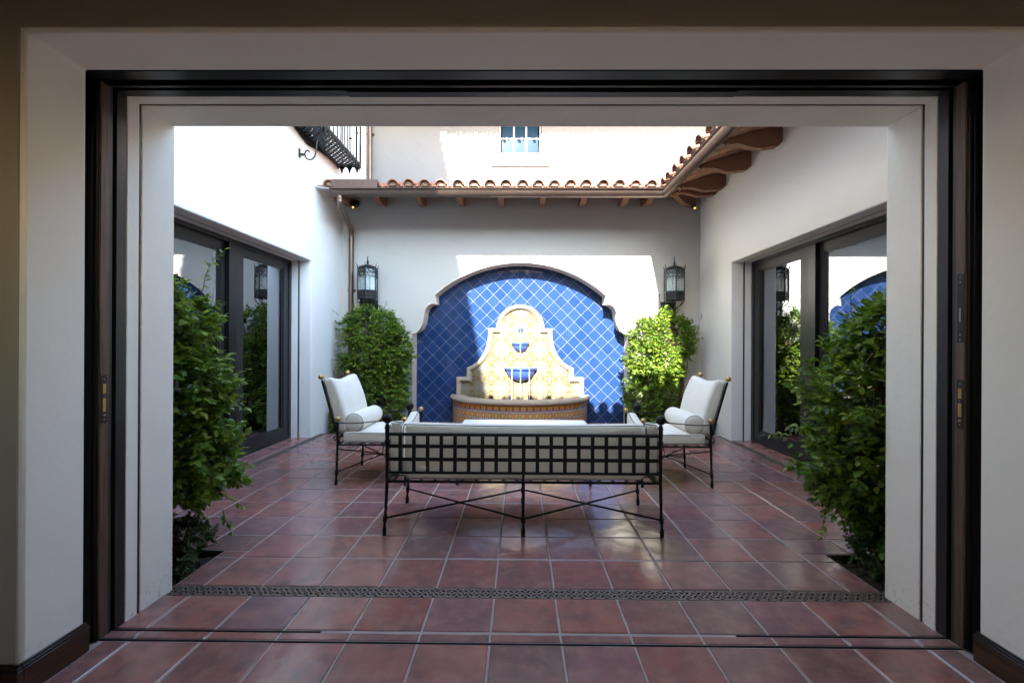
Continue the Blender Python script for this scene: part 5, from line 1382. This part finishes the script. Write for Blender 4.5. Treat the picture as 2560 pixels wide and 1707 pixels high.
def plant(name, label, lumps, bounds, size, ntwig, shoots, trunks, nleafparts, mat='leaf', cat='bush', seed=1, facing=None, loc=None, lumpy=.30, gap=-.24):
    rnd = random.Random(seed); t = thing(name, label, cat, loc or (lumps[0][0], lumps[0][1], 0))
    inst = []; stems = MB(); x0, x1, y0, y1, z0 = bounds
    def in_lump(p, k=1.0): return any(((p.x-a)/d)**2+((p.y-b)/e)**2+((p.z-c)/f)**2 < k*k for a, b, c, d, e, f in lumps)
    wts = [d*f+d*e+e*f for a, b, c, d, e, f in lumps]
    def twig(p, d, n, step, sz, droop=.0):
        p = Vector(p); d = Vector(d).normalized(); pts_ = [p.copy()]
        side = rnd.choice((-1, 1))
        for i in range(n):
            d = (d+Vector((rnd.gauss(0, .13), rnd.gauss(0, .13), rnd.gauss(0, .10)-droop))).normalized(); p = p+d*step; pts_.append(p.copy())
            for sd_ in ((1, -1) if rnd.random() < .75 else (1,)):
                per = d.cross(Vector((rnd.gauss(0, .5), rnd.gauss(0, .5), 1))).normalized()*side*sd_
                ld = (per*.9+d*.65+Vector((0, 0, rnd.gauss(-.10, .3)))).normalized(); nn = Vector((rnd.gauss(0, .4), rnd.gauss(-.25, .4), 1))
                k = sz*rnd.uniform(.6, 1.15)*(1 if i < n-2 else .75)
                if x0 < p.x < x1 and y0 < p.y < y1 and p.z > z0: inst.append((p.copy(), ld, nn, k))
            side = -side
        if x0 < p.x < x1 and y0 < p.y < y1: inst.append((p.copy(), d, Vector((rnd.gauss(0, .3), rnd.gauss(0, .3), 1)), sz*.7))
        return pts_
    for _ in range(ntwig):
        a, b, c, d, e, f = rnd.choices(lumps, wts)[0]
        th, u = rnd.uniform(0, 2*pi), rnd.uniform(-1, 1); s_ = sqrt(1-u*u); n = Vector((s_*cos(th), s_*sin(th), u))
        k = rnd.uniform(.62, 1.0)**.6
        nz = 1+lumpy*noise.noise(Vector((a+n.x*1.7, b+n.y*1.7, c+n.z*1.7))*2.2)
        p = Vector((a+d*n.x*k*nz, b+e*n.y*k*nz, c+f*n.z*k*nz))
        if not (x0 < p.x < x1 and y0 < p.y < y1 and p.z > z0): continue
        if noise.noise(p*4.5+Vector((seed, 0, 0))) < gap: continue
        inner_ = sum(1 for L_ in lumps if ((p.x-L_[0])/L_[3])**2+((p.y-L_[1])/L_[4])**2+((p.z-L_[2])/L_[5])**2 < .45)
        if inner_ and rnd.random() < .80: continue
        dr = Vector((n.x/d, n.y/e, n.z/f)).normalized()
        twig(p-dr*size*.8, dr+Vector((0, 0, rnd.uniform(-.2, .75))), rnd.randint(2, 4), size*.42, size)
    for (p, d, n) in shoots: 
        pts_ = twig(p, d, n, size*.50, size*.72); stems.tube(pts_, [.0028*(1-i/len(pts_)*.7) for i in range(len(pts_))], 5)
    for tr in trunks: stems.tube(tr[0], tr[1], 8)
    # branches inside
    for _ in range(26):
        a, b, c, d, e, f = rnd.choices(lumps, wts)[0]; q = trunks[rnd.randrange(len(trunks))][0]; s0 = Vector(q[rnd.randrange(1, len(q))])
        e_ = Vector((a+d*rnd.uniform(-.8, .8), b+e*rnd.uniform(-.6, .5), c+f*rnd.uniform(-.6, .85))); m_ = (s0+e_)/2+Vector((rnd.gauss(0, .04), rnd.gauss(0, .03), .05))
        e_.x = min(max(e_.x, x0+.02), x1-.02); e_.y = min(max(e_.y, y0), y1)
        stems.tube([s0, m_, e_], [.007, .005, .0025], 5)
    stems.build('stem', 'stem', t)
    # nearest leaves become single parts, the rest one mass
    eye = Vector((0, 0, 1.3)); inst.sort(key=lambda i: -i[3]/(i[0]-eye).length*(1+.3*rnd.random()))
    inst.sort(key=lambda i: (i[0]-eye).length-3*i[3]-(.9 if not in_lump(i[0], .93) else 0))
    for p, ld, nn, k in inst[:nleafparts]:
        x, y, z = frame(ld, nn); m_ = Matrix((x, y, z)).transposed().to_4x4() @ Matrix.Scale(k, 4); m_.translation = p-WL[t.name]
        o = link('leaf', rnd.choice(leaf_meshes), t); o.matrix_local = m_
        if mat != 'leaf': pass
    mb = MB()
    gv = [leaf_geo(1, w, c, fo_) for w, c, fo_ in ((.52, .18, .25), (.62, .3, .4), (.50, .1, .3))]
    for p, ld, nn, k in inst[nleafparts:]:
        x, y, z = frame(ld, nn); v, f = gv[rnd.randrange(3)]; o = len(mb.v)
        mb.v += [tuple(p+(x*a+y*b+z*c)*k) for a, b, c in v]; mb.f += [tuple(i+o for i in q) for q in f]
    mb.sm = [True]*len(mb.f); stuff(mb.build('foliage', mat, t)); return t
# near pair
plant('climbing_shrub', 'large leafy green vine shrub filling the near left planting pocket', [(-2.42, 2.70, 1.36, .44, .33, .40), (-2.37, 2.70, .95, .54, .36, .48), (-2.36, 2.74, .58, .56, .38, .34), (-2.50, 2.66, .26, .34, .26, .20)], (-2.93, -1.5, 2.33, 3.3, .02), .068, 5600,
      [((-2.10, 2.85, 1.62), (.15, 0, 1), 11), ((-2.30, 2.8, 1.68), (-.1, .1, 1), 6), ((-2.45, 2.8, 1.7), (0, 0, 1), 7), ((-1.95, 2.8, .35), (.7, .1, -.3), 5), ((-1.95, 2.85, .22), (.3, .1, -1), 5), ((-2.1, 2.85, .2), (.4, .2, -.6), 6), ((-1.9, 2.8, 1.1), (1, 0, .4), 4)],
      [([(-2.45, 2.55, -.06), (-2.42, 2.58, .35), (-2.5, 2.6, .8), (-2.42, 2.62, 1.3), (-2.4, 2.65, 1.65)], [.022, .018, .015, .011, .005]), ([(-2.30, 2.56, -.06), (-2.2, 2.6, .3), (-2.25, 2.62, .7), (-2.15, 2.65, 1.1), (-2.2, 2.7, 1.4)], [.018, .014, .012, .008, .004])], 290, seed=3, gap=-.24)
plant('climbing_shrub', 'large leafy green vine shrub filling the near right planting pocket', [(2.44, 2.70, 1.28, .40, .33, .36), (2.36, 2.70, .95, .58, .37, .42), (2.38, 2.74, .56, .57, .38, .38), (2.48, 2.66, .24, .40, .28, .20)], (1.55, 2.93, 2.33, 3.3, .02), .069, 5600,
      [((1.84, 2.9, .72), (-1, .1, .22), 6), ((1.82, 2.88, .66), (-1, .0, .35), 4), ((2.15, 2.85, 1.55), (0, 0, 1), 4), ((2.4, 2.8, 1.62), (.1, 0, 1), 6), ((2.0, 2.85, .25), (-.3, .1, -.8), 5)],
      [([(2.45, 2.55, -.06), (2.42, 2.58, .35), (2.5, 2.6, .8), (2.42, 2.62, 1.3), (2.4, 2.65, 1.6)], [.022, .018, .015, .011, .005]), ([(2.30, 2.56, -.06), (2.2, 2.6, .3), (2.25, 2.62, .7), (2.15, 2.65, 1.1), (2.2, 2.7, 1.4)], [.018, .014, .012, .008, .004])], 290, seed=5, gap=-.24)
# small ground cover below them
plant('groundcover_plant', 'small trailing variegated plant at the foot of the near left shrub', [(-2.10, 2.62, .10, .20, .20, .13), (-2.02, 2.48, .06, .14, .12, .09)], (-2.9, -1.80, 2.345, 2.95, -.04), .028, 1100, [((-1.98, 2.6, .12), (.8, .2, .4), 5), ((-1.95, 2.7, .05), (.9, .1, .1), 5)], [([(-2.1, 2.5, -.05), (-2.1, 2.55, .05), (-2.05, 2.6, .1)], [.006, .005, .003])], 0, 'ivy', 'ground cover', 8)
plant('groundcover_plant', 'small trailing dark plant at the foot of the near right shrub', [(2.22, 2.60, .10, .22, .20, .13), (2.15, 2.46, .05, .14, .11, .08)], (1.88, 2.9, 2.345, 2.95, -.04), .026, 1100, [((2.1, 2.6, .12), (-.8, .2, .4), 4)], [([(2.2, 2.5, -.05), (2.2, 2.55, .05), (2.15, 2.6, .1)], [.006, .005, .003])], 0, 'ivy', 'ground cover', 9)
# far pair against the fountain wall
plant('trained_shrub', 'bushy green shrub against the fountain wall below the left lantern', [(-2.36, 6.84, 1.50, .50, .26, .42), (-2.28, 6.84, 1.08, .58, .28, .45), (-2.18, 6.84, .55, .46, .26, .50), (-2.0, 6.80, 1.25, .30, .22, .35)], (-2.92, -1.45, 6.45, 7.135, .03), .052, 5600,
      [((-2.80, 6.7, 1.75), (-.5, 0, 1), 5), ((-2.5, 6.75, 1.85), (-.1, 0, 1), 6), ((-1.80, 6.7, 1.45), (.25, 0, 1), 7), ((-1.75, 6.7, 1.32), (1, 0, .35), 9), ((-1.95, 6.7, 1.7), (.4, 0, 1), 5), ((-2.8, 6.7, 1.05), (-1, 0, .1), 4), ((-2.1, 6.7, 1.85), (.2, 0, 1), 5)],
      [([(-2.15, 6.95, -.05), (-2.12, 6.93, .5), (-2.2, 6.92, 1.0), (-2.3, 6.92, 1.5)], [.028, .024, .018, .010]), ([(-2.35, 6.95, -.05), (-2.4, 6.93, .5), (-2.35, 6.92, 1.0), (-2.5, 6.92, 1.5)], [.022, .018, .014, .008])], 200, seed=11)
plant('trained_shrub', 'bushy green shrub against the fountain wall below the right lantern, its top in sun', [(2.24, 6.84, 1.42, .54, .26, .42), (2.12, 6.84, 1.05, .46, .28, .48), (2.06, 6.84, .55, .42, .26, .50)], (1.40, 2.92, 6.45, 7.135, .03), .052, 5400,
      [((2.75, 6.7, 1.7), (.4, 0, 1), 4), ((1.75, 6.7, .75), (-1, 0, .3), 4), ((1.75, 6.7, .45), (-1, 0, .1), 3), ((2.4, 6.7, 1.8), (0, 0, 1), 4), ((2.55, 6.75, 1.15), (.8, 0, -.3), 7), ((2.5, 6.75, .9), (1, 0, .1), 7), ((2.6, 6.75, 1.3), (.6, 0, -.7), 6)],
      [([(2.56, 6.95, -.05), (2.54, 6.93, .4), (2.57, 6.92, .9), (2.52, 6.92, 1.35), (2.45, 6.92, 1.6)], [.034, .030, .027, .020, .010]), ([(2.15, 6.95, -.05), (2.12, 6.93, .5), (2.2, 6.92, 1.0), (2.3, 6.92, 1.5)], [.022, .018, .014, .008])], 200, seed=13)
plant('corner_creeper', 'low leafy creeper in the far left corner behind the armchair', [(-2.72, 6.72, .22, .19, .26, .28), (-2.62, 6.62, .45, .13, .16, .22)], (-2.93, -2.3, 6.2, 7.1, -.02), .045, 1100, [((-2.7, 6.6, .55), (-.3, 0, 1), 5)], [([(-2.7, 6.7, -.05), (-2.7, 6.7, .3)], [.008, .004])], 0, seed=15)
plant('corner_creeper', 'low leafy creeper in the far right corner behind the armchair', [(2.78, 6.72, .20, .15, .26, .26), (2.70, 6.70, .40, .10, .16, .15)], (2.3, 2.93, 6.2, 7.1, -.02), .045, 1000, [((2.86, 6.5, .45), (.2, -.4, .5), 5), ((2.85, 6.4, .2), (.1, -.8, 0), 5)], [([(2.75, 6.7, -.05), (2.75, 6.7, .3)], [.008, .004])], 0, seed=17)
# a scatter of fallen leaves and grit on the paving
fl_ = MB(); rnd = random.Random(5)
for (cx_, cy_, sx_, sy_, n) in ((-2.5, 5.9, .35, .5, 40), (-1.85, 2.6, .1, .15, 12), (-1.95, 2.36, .3, .05, 20), (2.85, 6.1, .15, .5, 25), (1.3, 2.6, .5, .4, 6), (0, 4, 2, 1.5, 14)):
    for _ in range(n):
        x, y = rnd.gauss(cx_, sx_), rnd.gauss(cy_, sy_)
        if abs(x) > 2.9 or (y < 2.3): continue
        k = rnd.uniform(.008, .022); a = rnd.uniform(0, 6.28); v, f = leaf_geo(k, k*.5, .2, .2); fl_.add([(x+p*cos(a)-q*sin(a), y+p*sin(a)+q*cos(a), .006+abs(r_)) for p, q, r_ in v], f, True)
stuff(tag(fl_.build('fallen_leaves', 'ivy'), 'tiny fallen leaves and grit scattered on the terracotta paving', 'leaf litter'))
